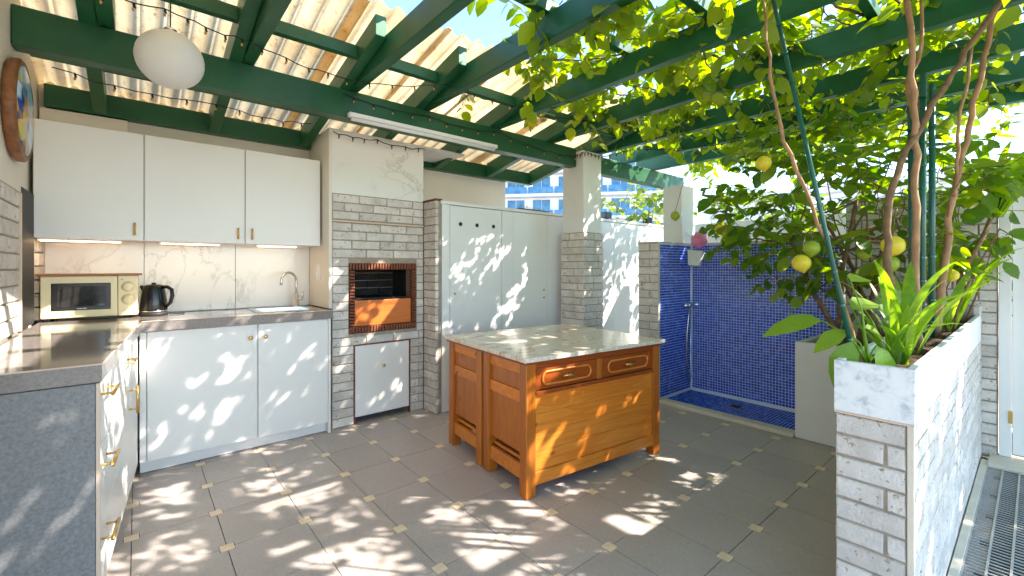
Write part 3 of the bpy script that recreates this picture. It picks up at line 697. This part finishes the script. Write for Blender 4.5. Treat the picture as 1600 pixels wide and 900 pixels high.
B('front', 'white_render', rp, rx0, rx0 + .05, ry0, ry1, .003, rz, .005); B('side', 'white_render', rp, rx0 + .0505, rx1, ry1 - .05, ry1, .003, rz, .005)
B('side', 'white_render', rp, rx0 + .0505, rx1, ry0, ry0 + .05, .003, rz, .005); soil(rp, rx0 + .051, rx1, ry0 + .051, ry1 - .051, .67)
# ------------------------------------------------------------------ right boundary wall, door, grate
rw = thing('boundary_wall', 'pale brick boundary wall behind the planters', 'wall')
B('core', 'mortar', rw, SX + .007, SX + .15, .165, .978, 0, 1.76); bricks(rw, (SX, .978), (0, -1), .813, .003, 1.76, .0732, .25, .009, phase=.1)
B('cap', 'threshold', rw, SX - .01, SX + .16, .15, .978, 1.761, 1.775, .003)
bricks(rw, (px1 + .002, .237), (1, 0), SX - px1 - .004, .003, 1.0, .0727, .25, .008, phase=0)
B('pier_core', 'mortar', rw, px1 + .004, SX + .028, .267, .43, 0, 1.0)
dg = thing('side_door', 'white panelled metal door in the boundary beside the brick planter', 'door')
B('frame_post', 'white_metal', dg, SX - .01, SX + .05, .105, .16, .03, 1.95); B('leaf', 'white_metal', dg, SX + .012, SX + .045, -.80, .10, .05, 1.95)
for z0, z1 in ((.13, .72), (.80, 1.48), (1.56, 1.88)):
    B('panel', 'white_metal', dg, SX + .004, SX + .0115, -.72, .03, z0, z1, .003)
B('hinge', 'gold', dg, SX - .016, SX - .0105, .10, .118, .25, .33, .001)
B('frame_post', 'white_metal', dg, SX - .01, SX + .05, -.86, -.805, .03, 1.95)
th = tag(B('threshold', 'threshold', None, 4.06, SX + .06, -.9, .2, .001, .028, .004), 'cream stone threshold step below the white door', 'threshold')
dg2 = thing('drain_grate', 'black slotted steel floor grate with pale frame bars', 'drain grate')
gx0, gx1, gy0, gy1 = 1.70, 4.05, -.60, .20
B('pit', 'dark_pit', dg2, gx0, gx1, gy0, gy1, -.011, -.004, 0)
m = MB(); ny = 12
for j in range(ny + 1):
    y = gy0 + (gy1 - gy0) * j / ny; m.box(gx0, gx1, y - .004, y + .004, -.003, .012)
m.build('frame_bars', 'grate_frame', dg2)
m = MB(); k = 0; x = gx0 + .012
while x < gx1 - .01:
    m.box(x - .0035, x + .0035, gy0, gy1, .005, .009); x += .030
o = m.build('slats', 'grate', dg2); o['kind'] = 'stuff'
B('edge', 'threshold', dg2, gx0, px1, .202, .232, .0012, .014, .002)

# ------------------------------------------------------------------ pergola
pg = thing('pergola', 'dark green timber pergola with joists resting on a long beam', 'pergola')
YBM = 3.0
B('beam', 'green', pg, WX + .002, CX0 - .0, YBM, YBM + .10, 2.265, 2.45, .006)
B('beam', 'green', pg, CX1 + .0, 5.5, YBM, YBM + .10, 2.25, 2.43, .006)
JX = [-.15, .47, 1.10, 1.66, 2.36, 3.03, 3.72, 4.30, 4.86]
zj0, zj1 = 2.455, 2.60
for i, x in enumerate(JX):
    B('joist', 'green', pg, x, x + .065, -2.2, (3.06 if x < 3.5 else 3.3), zj0, zj1, .005)
def rz_(y): return 2.432 - (y - 3.0) * .19      # underside of the sloping roof rafters
RX = [x - .068 for x in JX[:6]] + [3.60]
for x in RX:
    m = MB(); ya, yb = (.72 if x < .6 else 2.42), 3.94
    m.v = [(x, ya, rz_(ya) + .03), (x + .066, ya, rz_(ya) + .03), (x + .066, yb, rz_(yb)), (x, yb, rz_(yb)), (x, ya, rz_(ya) + .15), (x + .066, ya, rz_(ya) + .15), (x + .066, yb, rz_(yb) + .15), (x, yb, rz_(yb) + .15)]
    m.f = [(0, 3, 2, 1), (4, 5, 6, 7), (0, 1, 5, 4), (1, 2, 6, 5), (2, 3, 7, 6), (3, 0, 4, 7)]; m.build('rafter', 'green', pg, .004)
B('ledger', 'green', pg, WX, 3.66, 3.945, 4.0215, rz_(3.97), rz_(3.97) + .14, .004)
xs = [WX] + RX + [3.7]
for yb in (2.68, 3.46):
    for a, b_ in zip(xs[:-1], xs[1:]):
        a2 = a + .067 if a != WX else a
        if a2 < b_ - .05: B('batten', 'green', pg, a2, b_ - .001, yb, yb + .05, rz_(yb) + .045, rz_(yb) + .115, .003)
for yb in (1.66, 1.12, .55, -.05, -.7): B('purlin', 'green', pg, -.3, 4.95, yb, yb + .05, zj1 + .001, zj1 + .065, .003)
# corrugated sheets
rf = thing('corrugated_roof', 'weathered cream translucent corrugated sheets over the kitchen', 'roof')
def sheet(x0, x1, ya=2.36, dz=0):
    m = MB(); pit = .112; nx = int((x1 - x0) / pit * 8); yb = 4.15
    for j in range(2):
        y = (ya, yb)[j]
        for i in range(nx + 1):
            x = x0 + (x1 - x0) * i / nx; m.v.append((x, y, rz_(y) + dz + .172 + .017 * math.sin(2 * math.pi * x / pit)))
    for i in range(nx): m.f.append((i, i + 1, nx + 2 + i, nx + 1 + i))
    o = m.build('sheet', 'roof', rf, smooth=True); s = o.modifiers.new('thick', 'SOLIDIFY'); s.thickness = .0025; return o
ed = [-.55, .92, 1.45, 1.98, 2.82, 3.74]
for k in range(5): sheet(ed[k], ed[k + 1] + .056, .7 if k == 0 else 2.36, .004 * (k % 2))  # first sheet lengthened beyond the view, added to shade left wall and worktop
# ------------------------------------------------------------------ lamps
gl = thing('pendant_globe', 'large white frosted globe lamp hanging under the green beam', 'lamp', (.118, 2.60, 2.215))
MB().lathe([(.001, -.128)] + [(.132 * math.cos(R(a)), .128 * math.sin(R(a))) for a in range(-75, 76, 10)] + [(.03, .127)], 40).build('globe', 'globe', gl, smooth=True)
MB().lathe([(.026, .122), (.026, .14), (.012, .15), (.001, .15)], 20).build('cap', 'steel', gl, smooth=True)
MB().tube([(0, 0, .145), (0, 0, .33)], .003, 6).build('cord', 'wire', gl)
tl = thing('tube_light', 'white fluorescent batten fixed along the green beam above barbecue', 'lamp')
B('housing', 'white_plastic', tl, 1.08, 2.34, YBM - .045, YBM - .001, 2.262, 2.292, .006); MB().tube([(1.10, YBM - .023, 2.252), (2.32, YBM - .023, 2.252)], .013, 10).build('tube', 'white_plastic', tl, smooth=True)
fl = thing('floodlight', 'small black floodlight under the roof by the cream wall', 'floodlight', (-.33, 3.13, 2.33))
B('head', 'black', fl, -.05, .05, -.03, .03, 0, .035, .006); MB().tube([(0, 0, .035), (0, .0, .10)], .012, 8).build('bracket', 'black', fl)
def strand(name, pts, label, nsub=9):
    t = thing(name, label, 'string lights', (0, 0, 0), 0, 'string lights under the pergola')
    path = []
    for a, b_ in zip(pts[:-1], pts[1:]):
        a, b_ = Vector(a), Vector(b_); L = (b_ - a).length
        for k in range(nsub):
            s = k / nsub; p = a.lerp(b_, s); p.z -= .10 * L * s * (1 - s) * 1.6; p += Vector((rnd.uniform(-.006, .006), rnd.uniform(-.006, .006), rnd.uniform(-.008, .008))); path.append(p)
    path.append(Vector(pts[-1]))
    MB().tube(path, .0032, 5).build('cable', 'wire', t)
    m = MB(); mb = MB()
    for p in path[1:-1:2]:
        m.tube([p, p + Vector((.004, 0, -.022))], .0055, 5); mb.lathe([(.004, -.036), (.006, -.03), (.005, -.022)], 6, tuple(p))
    o = m.build('sockets', 'wire', t); o['kind'] = 'stuff'; o = mb.build('bulbs', 'bulb', t); o['kind'] = 'stuff'
strand('string_lights', [(-.40, 2.75, 2.50), (.10, 2.66, 2.48), (.46, 2.72, 2.46), (1.02, 2.85, 2.46), (1.6, 2.6, 2.50), (2.3, 2.56, 2.5), (3.0, 2.5, 2.52)], 'dark string lights looped under the corrugated sheets in front of the beam')
strand('string_lights', [(-.35, 3.4, 2.32), (.4, 3.5, 2.33), (1.0, 3.52, 2.33)], 'dark string lights strung above the wall cupboards behind the beam')
strand('string_lights', [(1.05, YBM - .008, 2.42), (1.7, YBM - .008, 2.40), (2.4, YBM - .008, 2.42), (3.35, YBM - .008, 2.37), (3.40, 2.89, 2.40), (3.66, 2.89, 2.40), (3.80, 2.6, 2.44), (4.3, 1.6, 2.44), (4.3, .4, 2.44)], 'dark string lights tacked along the green beam and past the column')
strand('string_lights', [(1.15, YB + .0, 2.30), (1.5, YB, 2.295), (1.95, YB, 2.30)], 'dark string lights along the top of the marble hood', 7)

# ------------------------------------------------------------------ leaves
def leaf_mesh(name, mat, L=1.0, W=.5, fold=.12, droop=.10, seg=3):
    v = []; f = []
    prof = [(0, 0), (.18, .36), (.45, .5), (.75, .33), (1, 0)]
    for i, (s, wv) in enumerate(prof):
        z = -droop * s * s * L
        v.append((s * L, 0, z))
        if 0 < i < 4: v.append((s * L, wv * W, z + fold * wv * W)); v.append((s * L, -wv * W, z + fold * wv * W))
    # indices: 0; 1,2,3; 4,5,6; 7,8,9; 10
    f = [(0, 1, 2), (0, 3, 1), (1, 4, 5, 2), (1, 3, 6, 4), (4, 7, 8, 5), (4, 6, 9, 7), (7, 10, 8), (7, 9, 10)]
    me = bpy.data.meshes.new(name); me.from_pydata(v, [], f); me.update(); me.polygons.foreach_set('use_smooth', [True] * len(me.polygons)); me.materials.append(M[mat]); return me
CAM = Vector((0, 0, 1.25))
FWD = Vector((math.sin(R(40.2)), math.cos(R(40.2)), 0)); RGT = Vector((math.cos(R(40.2)), -math.sin(R(40.2)), 0))
def inframe(p):
    d = p - CAM; q = d.dot(FWD)
    if q < .2: return False
    x = 800 + 693 * d.dot(RGT) / q; y = 418 - 693 * d.z / q
    return 0 < x < 1600 and 0 < y < 900
def leaf_frame(p, d, nrm, s):
    d = d.normalized(); n = (nrm - d * nrm.dot(d)); n = n.normalized() if n.length > 1e-4 else d.orthogonal().normalized()
    s_ = n.cross(d); m = Matrix((d, s_, n)).transposed().to_4x4() @ Matrix.Diagonal((s, s, s, 1)); m.translation = p; return m
def foliage(parent, leaves, me, name='leaf', cap=290):
    """leaves: list of matrices. The largest in view become leaf objects, the rest one mesh."""
    vis = sorted(((m.translation - CAM).length / m.to_scale().x if inframe(m.translation) else 1e9, i) for i, m in enumerate(leaves))
    top = set(i for d, i in vis[:cap] if d < 1e8)
    mb = MB(); base = [v.co.copy() for v in me.vertices]; polys = [tuple(p.vertices) for p in me.polygons]
    for i, m in enumerate(leaves):
        if i in top: inst(name, me, parent, m)
        else:
            b_ = len(mb.v); mb.v += [tuple(m @ c) for c in base]; mb.f += [tuple(b_ + k for k in p) for p in polys]
    if mb.v:
        o = mb.build('foliage', me.materials[0], parent, smooth=True); o['kind'] = 'stuff'
LV = leaf_mesh('leaf', 'vine_leaf', 1, .78, .18, .18)
LL = leaf_mesh('leaf', 'lemon_leaf', 1, .62, .2, .15)
def rv(r, s=1): return Vector((r.gauss(0, s), r.gauss(0, s), r.gauss(0, s)))
# ---- climbing vine over the pergola
vr = random.Random(21)
vine = thing('climbing_vine', 'bright green climbing vine spread over the pergola joists', 'vine', (0, 0, 0))
leaves = []; stems = MB(); trunk = MB()
def twig(p, d, L, r, lsz, out, mb, droop=.25, step=.034, rad=.0035):
    n = max(3, int(L / step)); path = [p.copy()]; d = d.normalized()
    for k in range(n):
        d = (d + rv(r, .13) + Vector((0, 0, -droop * .12))).normalized(); p = p + d * step; path.append(p.copy())
        side = d.cross(Vector((0, 0, 1))); side = side.normalized() if side.length > .01 else Vector((1, 0, 0))
        sg = 1 if k % 2 else -1
        ld = (d * .45 + side * sg * r.uniform(.5, 1.1) + Vector((0, 0, r.uniform(-.9, .15)))).normalized()
        nrm = Vector((0, 0, 1)) + rv(r, .45)
        out.append(leaf_frame(p + ld * .01, ld, nrm, lsz * r.uniform(.5, 1.35)))
    mb.tube(path, [rad * (1 - .6 * i / len(path)) for i in range(len(path))], 5)
def density(x, y):
    q = .6455 * x + .7638 * y
    if x < 1.25 and q > 1.15: return 0
    if x < 2.5 and q < 1.55: return 1.0 if y > -.5 else .6  # unseen dense leaves, added to shade the left worktop and end panel
    if x < 1.45: return 0
    if y < -1.15 and x > 2.6: return 1.0  # dense patch out of view, added to keep sun off the planter side
    if y < .0: return .27                        # thinned out of view to let sun dapple and sky light reach the floor
    d = (x - 1.15) / 1.3
    if y > 2.2 and x < 3.7: d *= .3
    if y > 2.5: d *= .4
    if x > 4.4: d *= .6
    if 1.75 < x < 3.9 and .8 < y < 2.15: d = max(d, .75) * 1.3
    return max(0, min(1 if y > .8 else .68, d))
for cand in range(1760):
    x, y = vr.uniform(-.3, 5.8), vr.uniform(-2.5, 3.0)
    if vr.random() > density(x, y): continue
    p = Vector((x, y, vr.uniform(2.58, 2.84))); a = vr.uniform(0, 2 * math.pi)
    twig(p, Vector((math.cos(a), math.sin(a), vr.uniform(-.3, .2))), vr.uniform(.3, .62), vr, vr.uniform(.072, .108), leaves, stems, vr.uniform(.0, .5))
for k in range(26):                                              # main runners along the joists
    y = vr.uniform(-.8, 2.1); p = Vector((vr.uniform(2.6, 4.4), y, 2.63)); d = Vector((-1, vr.uniform(-.4, .4), .05)); path = [p]
    for q in range(24):
        d = (d + rv(vr, .16)); d.z *= .6; d = d.normalized(); p = p + d * .065; p = Vector((p.x, p.y, min(2.8, max(2.56, p.z)))); path.append(p)
    stems.tube(path, [.008 * (1 - .75 * i / 25) for i in range(25)], 6)
foliage(vine, leaves, LV)
stems.build('stems', 'bark', vine, smooth=True)['kind'] = 'stuff'
def trunkline(pts, r0, r1, mat, parent, name='trunk', jit=.010):
    P = [Vector(p) for p in pts]; path = []
    for i in range(len(P) - 1):
        a, b_ = P[max(i - 1, 0)], P[i]; c, d = P[i + 1], P[min(i + 2, len(P) - 1)]
        for k in range(6):
            s = k / 6; q = .5 * ((2 * b_) + (c - a) * s + (2 * a - 5 * b_ + 4 * c - d) * s * s + (3 * b_ - a - 3 * c + d) * s ** 3)
            path.append(q + rv(vr, jit * .4))
    path.append(P[-1]); n = len(path)
    return MB().tube(path, [(r0 + (r1 - r0) * i / n) * vr.uniform(.9, 1.12) for i in range(n)], 8).build(name, mat, parent, smooth=True)
trunkline([(2.55, .33, .89), (2.52, .33, 1.35), (2.56, .34, 1.8), (2.50, .34, 2.2), (2.45, .37, 2.62)], .014, .010, 'paleb', vine)
trunkline([(2.42, .36, .89), (2.40, .40, 1.25), (2.42, .40, 1.55), (2.58, .33, 1.85), (2.75, .22, 2.15), (2.80, .12, 2.35), (2.85, -.02, 2.62)], .015, .010, 'bark', vine)
trunkline([(2.58, .33, 1.85), (2.56, .36, 2.05), (2.62, .33, 2.22), (2.66, .33, 2.60)], .010, .006, 'paleb', vine, 'branch')
trunkline([(3.05, .32, .89), (3.10, .28, 1.5), (3.20, .22, 1.95), (3.22, .17, 2.3), (3.25, .12, 2.62)], .015, .010, 'paleb', vine)
trunkline([(3.10, .26, 1.6), (3.02, .24, 1.95), (3.05, .2, 2.3)], .008, .005, 'paleb', vine, 'branch')
trunkline([(1.98, .40, .89), (2.0, .52, 1.35), (1.95, .64, 1.75), (1.96, .70, 2.1), (2.05, .78, 2.62)], .008, .005, 'paleb', vine)
# ---- lemon tree
lr = random.Random(5)
lt = thing('lemon_tree', 'lemon tree with dark green leaves growing from the white planter', 'tree', (0, 0, 0))
leaves = []; tw = MB()
base = Vector((3.93, .80, .66)); heads = []
for k, (dx, dy, hz) in enumerate([(-.10, .12, 1.35), (.05, -.1, 1.6), (-.2, -.2, 1.45), (.05, .2, 1.7), (-.12, .0, 1.75), (.1, -.3, 1.4), (-.05, .32, 1.5)]):
    b0 = base + Vector((lr.uniform(-.12, .1), lr.uniform(-.2, .2), 0)); top = base + Vector((dx * 1.3, dy * 1.3, hz - .7))
    midp = b0.lerp(top, .5) + rv(lr, .04)
    trunkline([b0, b0.lerp(midp, .5) + rv(lr, .015), midp, top], .026, .010, 'bark', lt, 'trunk')
    heads += [midp, midp.lerp(top, .5), top, top]
def crown_ok(p): return ((p.x - 3.75) / .62) ** 2 + ((p.y - .86) / .78) ** 2 + ((p.z - 1.72) / .60) ** 2 < 1
for k in range(215):
    h0 = lr.choice(heads); d = rv(lr); d.z = abs(d.z) * .55 - .1; d = d.normalized()
    for _ in range(30):
        p = Vector((lr.uniform(3.12, 4.4), lr.uniform(.05, 1.66), lr.uniform(1.1, 2.42)))
        if crown_ok(p): break
    d = (p - h0); 
    if k % 9 == 0: tw.tube([h0, h0.lerp(p, .5) + rv(lr, .03), p], [.008, .005, .003], 5)
    twig(p, (d.normalized() + rv(lr, .5)), lr.uniform(.16, .32), lr, lr.uniform(.085, .13), leaves, tw, .3, .036, .003)
# low limb reaching over the shower
limb = [Vector((3.86, .95, 1.28)), Vector((3.75, 1.2, 1.42)), Vector((3.68, 1.42, 1.47)), Vector((3.66, 1.62, 1.42))]
trunkline(limb, .010, .005, 'bark', lt, 'branch')
for p in limb[1:]:
    for _ in range(4): twig(p + rv(lr, .05), Vector((-.2, .8, -.1)) + rv(lr, .5), .2, lr, .085, leaves, tw, .5, .036, .003)
limb = [Vector((3.85, .95, 1.05)), Vector((3.72, 1.12, 1.16)), Vector((3.62, 1.26, 1.18))]
trunkline(limb, .008, .004, 'bark', lt, 'branch')
for p in limb[1:]:
    for _ in range(3): twig(p + rv(lr, .03), Vector((-.3, .8, -.1)) + rv(lr, .5), .15, lr, .08, leaves, tw, .5, .036, .003)
foliage(lt, leaves, LL)
tw.build('twigs', 'bark', lt, smooth=True)['kind'] = 'stuff'
def lemon(p, r, mat, stem):
    prof = [(.001, -r * 1.24), (r * .10, -r * 1.2), (r * .22, -r * 1.05)] + [(r * math.cos(R(a)), r * math.sin(R(a))) for a in range(-65, 66, 13)] + [(r * .12, r * 1.0), (.001, r * 1.02)]
    o = MB().lathe(prof, 20).build('lemon', mat, lt, smooth=True, mat4=Matrix.Translation(p) @ Euler((lr.uniform(-.3, .3), lr.uniform(-.3, .3), 0)).to_matrix().to_4x4())
    P = Vector(p); MB().tube([P + Vector((0, 0, r * .95)), P + Vector((stem[0] * .4, stem[1] * .4, r + stem[2] * .5)), P + Vector(stem) + Vector((0, 0, r))], .0025, 5).build('stalk', 'bark', lt)
for (px, py, X, r, mt, stm) in [(1193, 255, 3.02, .046, 'lemon', (.05, .05, .12)), (1178, 238, 3.35, .045, 'lime', (.05, 0, .12)), (1055, 337, 3.55, .040, 'lime', (.05, -.12, .38)), (1127, 358, 3.3, .044, 'lemon', (.05, -.1, .12)), (1252, 411, 2.98, .050, 'lemon', (.08, 0, .12)),
                            (1395, 384, 3.0, .052, 'lemon', (.08, 0, .15)), (1390, 412, 3.15, .045, 'lime', (.06, 0, .15)), (1268, 388, 3.1, .046, 'lime', (.05, 0, .1)), (1487, 430, 3.6, .034, 'lemon', (.03, .05, .12)), (1350, 395, 3.4, .042, 'lime', (.06, 0, .14)), (1127, 308, 3.6, .04, 'lime', (.03, -.05, .12)), (1500, 400, 3.7, .03, 'lime', (.02, .05, .1))]:
    a = (px - 800) / 693; dx = FWD.x + a * RGT.x; dy = FWD.y + a * RGT.y; tt = X / dx
    lemon((X, dy * tt, 1.25 + (418 - py) / 693 * tt), r, mt, stm)
# ---- strap-leaved plants and others in the brick planter
def strap(name, label, cat, loc, n, L, W, mat, seed, lean=(0, 0), spread=.8, group=None):
    r = random.Random(seed); t = thing(name, label, cat, loc, 0, group)
    for k in range(n):
        a = 2 * math.pi * k / n + r.uniform(-.4, .4); l = L * r.uniform(.6, 1.1); wv = W * r.uniform(.75, 1.15)
        out = Vector((math.cos(a), math.sin(a), 0)) * r.uniform(.25, 1) * spread + Vector((lean[0], lean[1], 0)); p = Vector((r.uniform(-.03, .03), r.uniform(-.03, .03), 0)); d = (out * .55 + Vector((0, 0, 1))).normalized()
        side = d.cross(Vector((math.cos(a + .2), math.sin(a + .2), 0))); side = side.normalized() if side.length > .05 else Vector((0, 1, 0)); m = MB(); ns = 9
        for i in range(ns + 1):
            s = i / ns; ww = wv * (math.sin(math.pi * min(1, s * .93 + .07)) ** .7) * (1 if s < 1 else 0) + .002
            nrm = side.cross(d)
            m.v += [tuple(p - side * ww + nrm * ww * .35), tuple(p), tuple(p + side * ww + nrm * ww * .35)]
            d = (d + out * .13 * s + Vector((0, 0, -.25 * s * r.uniform(.5, 1.4)))).normalized(); side = (side - d * side.dot(d)).normalized(); p = p + d * (l / ns)
        for i in range(ns): q = 3 * i; m.f += [(q, q + 1, q + 4, q + 3), (q + 1, q + 2, q + 5, q + 4)]
        m.build('leaf', mat, t, smooth=True)
    return t
strap('strap_plant', 'clump of long arching strap leaves at the marble end of planter', 'plant', (2.12, .33, .90), 26, .36, .010, 'strap_leaf', 4, (.05, .0), 1.0)
strap('strap_plant', 'upright bright broad strap-leaved plant behind the arching clump', 'plant', (2.36, .34, .90), 8, .44, .021, 'strap_leaf', 12, (.08, .02), .7)
strap('strap_plant', 'sparse long-leaved plant trailing near the side door', 'plant', (3.3, .32, .90), 10, .55, .013, 'strap_leaf', 9, (.2, -.25), .8)
bl = thing('broadleaf_plant', 'broad stalked leaves of a creeper hanging over the planter corner', 'plant', (1.93, .375, .90))
LB = leaf_mesh('leaf', 'strap_leaf', 1, .50, .16, .30)
for (dx, dy, dz, ex, ey, ez, sz) in [(-.06, .12, .16, -.2, 1, -.15, .21), (.02, .05, .20, .9, -.3, .35, .17), (-.08, .03, .10, -.3, .25, -1, .17), (-.05, -.03, .09, .1, -.4, -1, .16), (.03, .02, .14, .7, -.5, -.35, .16), (.0, .05, .30, .8, -.2, .25, .14), (-.03, -.02, .05, .2, -.6, -.5, .11), (.06, .0, .06, .5, -.5, -.3, .12), (-.02, .06, .13, -.6, .5, -.4, .13)]:
    p = Vector((dx, dy, dz)); inst('leaf', LB, bl, leaf_frame(p, Vector((ex, ey, ez)), Vector((-.5, -.35, .9)), sz))
    MB().tube([(0, 0, 0), (dx * .35, dy * .35, dz * .65), tuple(p)], [.004, .003, .0025], 6).build('stalk', 'strap_leaf', bl, smooth=True)
strap('yucca', 'spiky yucca rosette on a leaning stem near the side door', 'yucca', (3.9, .17, 1.55), 34, .52, .024, 'strap_leaf', 15, (-.1, -.1), 1.0)
yt = [o for o in COL.objects if o.name.startswith('yucca')][0]
MB().tube([(-.22, .16, -.66), (-.16, .12, -.35), (-.06, .03, -.1), (0, 0, .02)], [.016, .014, .012, .012], 7).build('stem', 'bark', yt, smooth=True)
# shrub of small leaves in the middle of the planter
sr = random.Random(77); shb = thing('shrub', 'low leafy shrub with thin dark stems beside the green stakes', 'shrub', (0, 0, 0)); leaves = []; tw = MB()
for k in range(16):
    b0 = Vector((sr.uniform(3.2, 4.05), sr.uniform(.27, .41), .89)); tip = b0 + Vector((sr.uniform(-.25, .25), sr.uniform(-.25, .12), sr.uniform(.25, .72)))
    tw.tube([b0, b0.lerp(tip, .5) + rv(sr, .02), tip], [.006, .005, .003], 5); twig(tip, Vector((0, -.1, .4)) + rv(sr, .5), sr.uniform(.12, .22), sr, .075, leaves, tw, .3, .036, .003)
foliage(shb, leaves, LL, cap=200); tw.build('twigs', 'bark', shb)['kind'] = 'stuff'
for (a, b_, lb) in [((1.90, .40, .88), (1.88, .66, 2.30), 'leaning green garden stake at the marble end of the planter'), ((2.66, .33, .88), (2.70, .33, 2.12), 'thick upright green garden stake between the bare vine stems'), ((2.60, .35, .88), (2.62, .36, 1.95), 'thin upright green garden stake left of the thick stake'), ((2.95, .33, .88), (2.97, .33, 2.15), 'thin green garden stake right of the thick stake')]:
    th_ = .013 if 'thick' in lb else .008
    t = thing('garden_stake', lb, 'stake', a, 0, 'garden stakes in the brick planter'); d = Vector(b_) - Vector(a)
    MB().tube([(0, 0, 0), tuple(d * .5), tuple(d)], th_, 8).build('rod', 'stake', t, smooth=True)
    m = MB()
    for k in range(1, 12): q = d * (k / 12); m.tube([tuple(q - d.normalized() * .004), tuple(q + d.normalized() * .004)], th_ * 1.25, 8)
    m.build('ribs', 'stake', t)['kind'] = 'stuff'

# ------------------------------------------------------------------ beyond the terrace
nb = thing('apartment_building', 'white apartment block with blue glass windows behind the storage wall', 'building', (46.8, 37.8, -.06), R(-48.7))
B('wall', 'bwhite', nb, -34, 9, .3, 14, 0, 21, 0)
for f_ in range(6):
    z = 2.2 + f_ * 3.1
    B('balcony_slab', 'bwhite', nb, -34, 9, -1.3, .29, z + 2.4, z + 2.75, .02)
    for k in range(12):
        x = -33.2 + k * 3.5
        wn = B('window', 'white_metal', nb, x, x + 2.5, .2, .295, z, z + 2.2, .01)
        for q in range(2): B('pane', 'bglass', wn, x + .08 + q * 1.2, x + 1.22 + q * 1.2, .17, .1995, z + .08, z + 2.12, 0)
        B('railing_pane', 'bglass', nb, x - .4, x + 2.9, -1.29, -1.25, z - .34, z + .55, 0)
nw = thing('neighbour_house', 'low white house with grey roof coping beyond the side door', 'house', (11, -3.5, -.06))
B('wall', 'bwhite', nw, 0, 7, 0, 9, 0, 2.85, 0); B('coping', 'bwhite', nw, -.15, 7.2, -.2, 9.2, 2.851, 3.02, .02); B('window', 'bglass', nw, -.03, -.001, 3.2, 4.6, 1.9, 2.7, 0)
pw = tag(B('parapet_wall', 'white_render', None, 5.2, 5.35, -.5, 2.7, 0, 1.78, .01), 'white parapet wall beyond the shower', 'wall')
ul = thing('patio_lamp', 'white post lamp with flat dish shade beyond the storage wall', 'lamp', (3.75, 4.7, 0))
MB().tube([(0, 0, 0), (0, 0, 1.75)], .035, 10).build('post', 'white_plastic', ul, smooth=True); MB().lathe([(.30, 1.84), (.30, 1.86), (.08, 1.92), (.06, 2.0), (.045, 2.5), (.001, 2.5)], 24).build('shade', 'white_plastic', ul, smooth=True)
MB().lathe([(.05, 1.75), (.22, 1.78), (.24, 1.82), (.001, 1.838)], 24).build('dome', 'white_plastic', ul, smooth=True)
ra = thing('white_rail', 'long white rail crossing above the storage wall', 'rail'); B('bar', 'white_metal', ra, 3.5, 9.5, 5.2, 5.28, 2.02, 2.12); 
for x in (3.6, 6.4, 9.3): B('post', 'white_metal', ra, x, x + .08, 5.21, 5.27, 0, 2.019)
tp = thing('trough_planter', 'dark trough of small succulents standing on the storage wall', 'planter', (3.22, 3.48, ST + .001))
B('trough', 'black_matt', tp, -.22, .22, -.05, .05, 0, .035)
for k in range(9):
    r = random.Random(k); m = MB(); c = Vector((-.19 + k * .047, 0, .03))
    for q in range(9):
        a = q * .7; d = Vector((math.cos(a) * .6, math.sin(a) * .6, 1)).normalized(); s = d.orthogonal().normalized(); i = len(m.v); l = r.uniform(.04, .075)
        m.v += [tuple(c - s * .006), tuple(c + s * .006), tuple(c + d * l * .6 + s * .009), tuple(c + d * l), tuple(c + d * l * .6 - s * .009)]; m.f.append((i, i + 1, i + 2, i + 3, i + 4))
    m.build('succulent', 'far_leaf', tp)
for k, x in enumerate((4.45, 5.35)):
    f_ = thing('floodlight', ('black floodlight on the storage wall just past the column', 'black floodlight at the far end of the storage wall')[k], 'floodlight', (x, YS + .15, ST + .001), 0, 'floodlights on the storage wall'); B('foot', 'black', f_, -.02, .02, -.02, .02, 0, .03); B('head', 'black', f_, -.06, .06, -.04, .04, .031, .11, .006)
# garden shrubs beyond the shower and door
def bush(name, label, c, rad, n, seed, lsz=.10):
    r = random.Random(seed); t = thing(name, label, 'shrub', (c[0], c[1], -.06), 0, 'shrubs beyond the terrace'); lv = []; tw = MB(); C = Vector((0, 0, c[2] + .06))
    for k in range(n):
        d = rv(r).normalized(); p = C + Vector((d.x * rad[0], d.y * rad[1], d.z * rad[2])) * r.uniform(.45, 1)
        twig(p, d + rv(r, .4), .25, r, lsz, lv, tw, .3, .05, .004)
        if k % 6 == 0: tw.tube([(r.uniform(-.1, .1), r.uniform(-.1, .1), 0), tuple(p * .6 + Vector((0, 0, .1))), tuple(p)], [.02, .012, .005], 5)
    m = MB(); base = [v.co.copy() for v in LV.vertices]; polys = [tuple(p.vertices) for p in LV.polygons]
    for q in lv: b_ = len(m.v); m.v += [tuple(q @ v) for v in base]; m.f += [tuple(b_ + k for k in p) for p in polys]
    m.build('crown', 'far_leaf', t, smooth=True)['kind'] = 'stuff'; tw.build('branches', 'bark', t)['kind'] = 'stuff'
bush('garden_shrub', 'yellow green shrub behind the white parapet past the shower', (6.2, 2.2, 1.75), (.6, .8, .55), 90, 1)
bush('garden_shrub', 'leafy shrub behind the boundary wall near the yucca', (5.1, .35, 1.45), (.4, .5, .6), 80, 2)
bush('garden_shrub', 'hanging leafy shrub beyond the column under the far beam', (5.6, 3.75, 2.0), (.7, .5, .35), 70, 3)
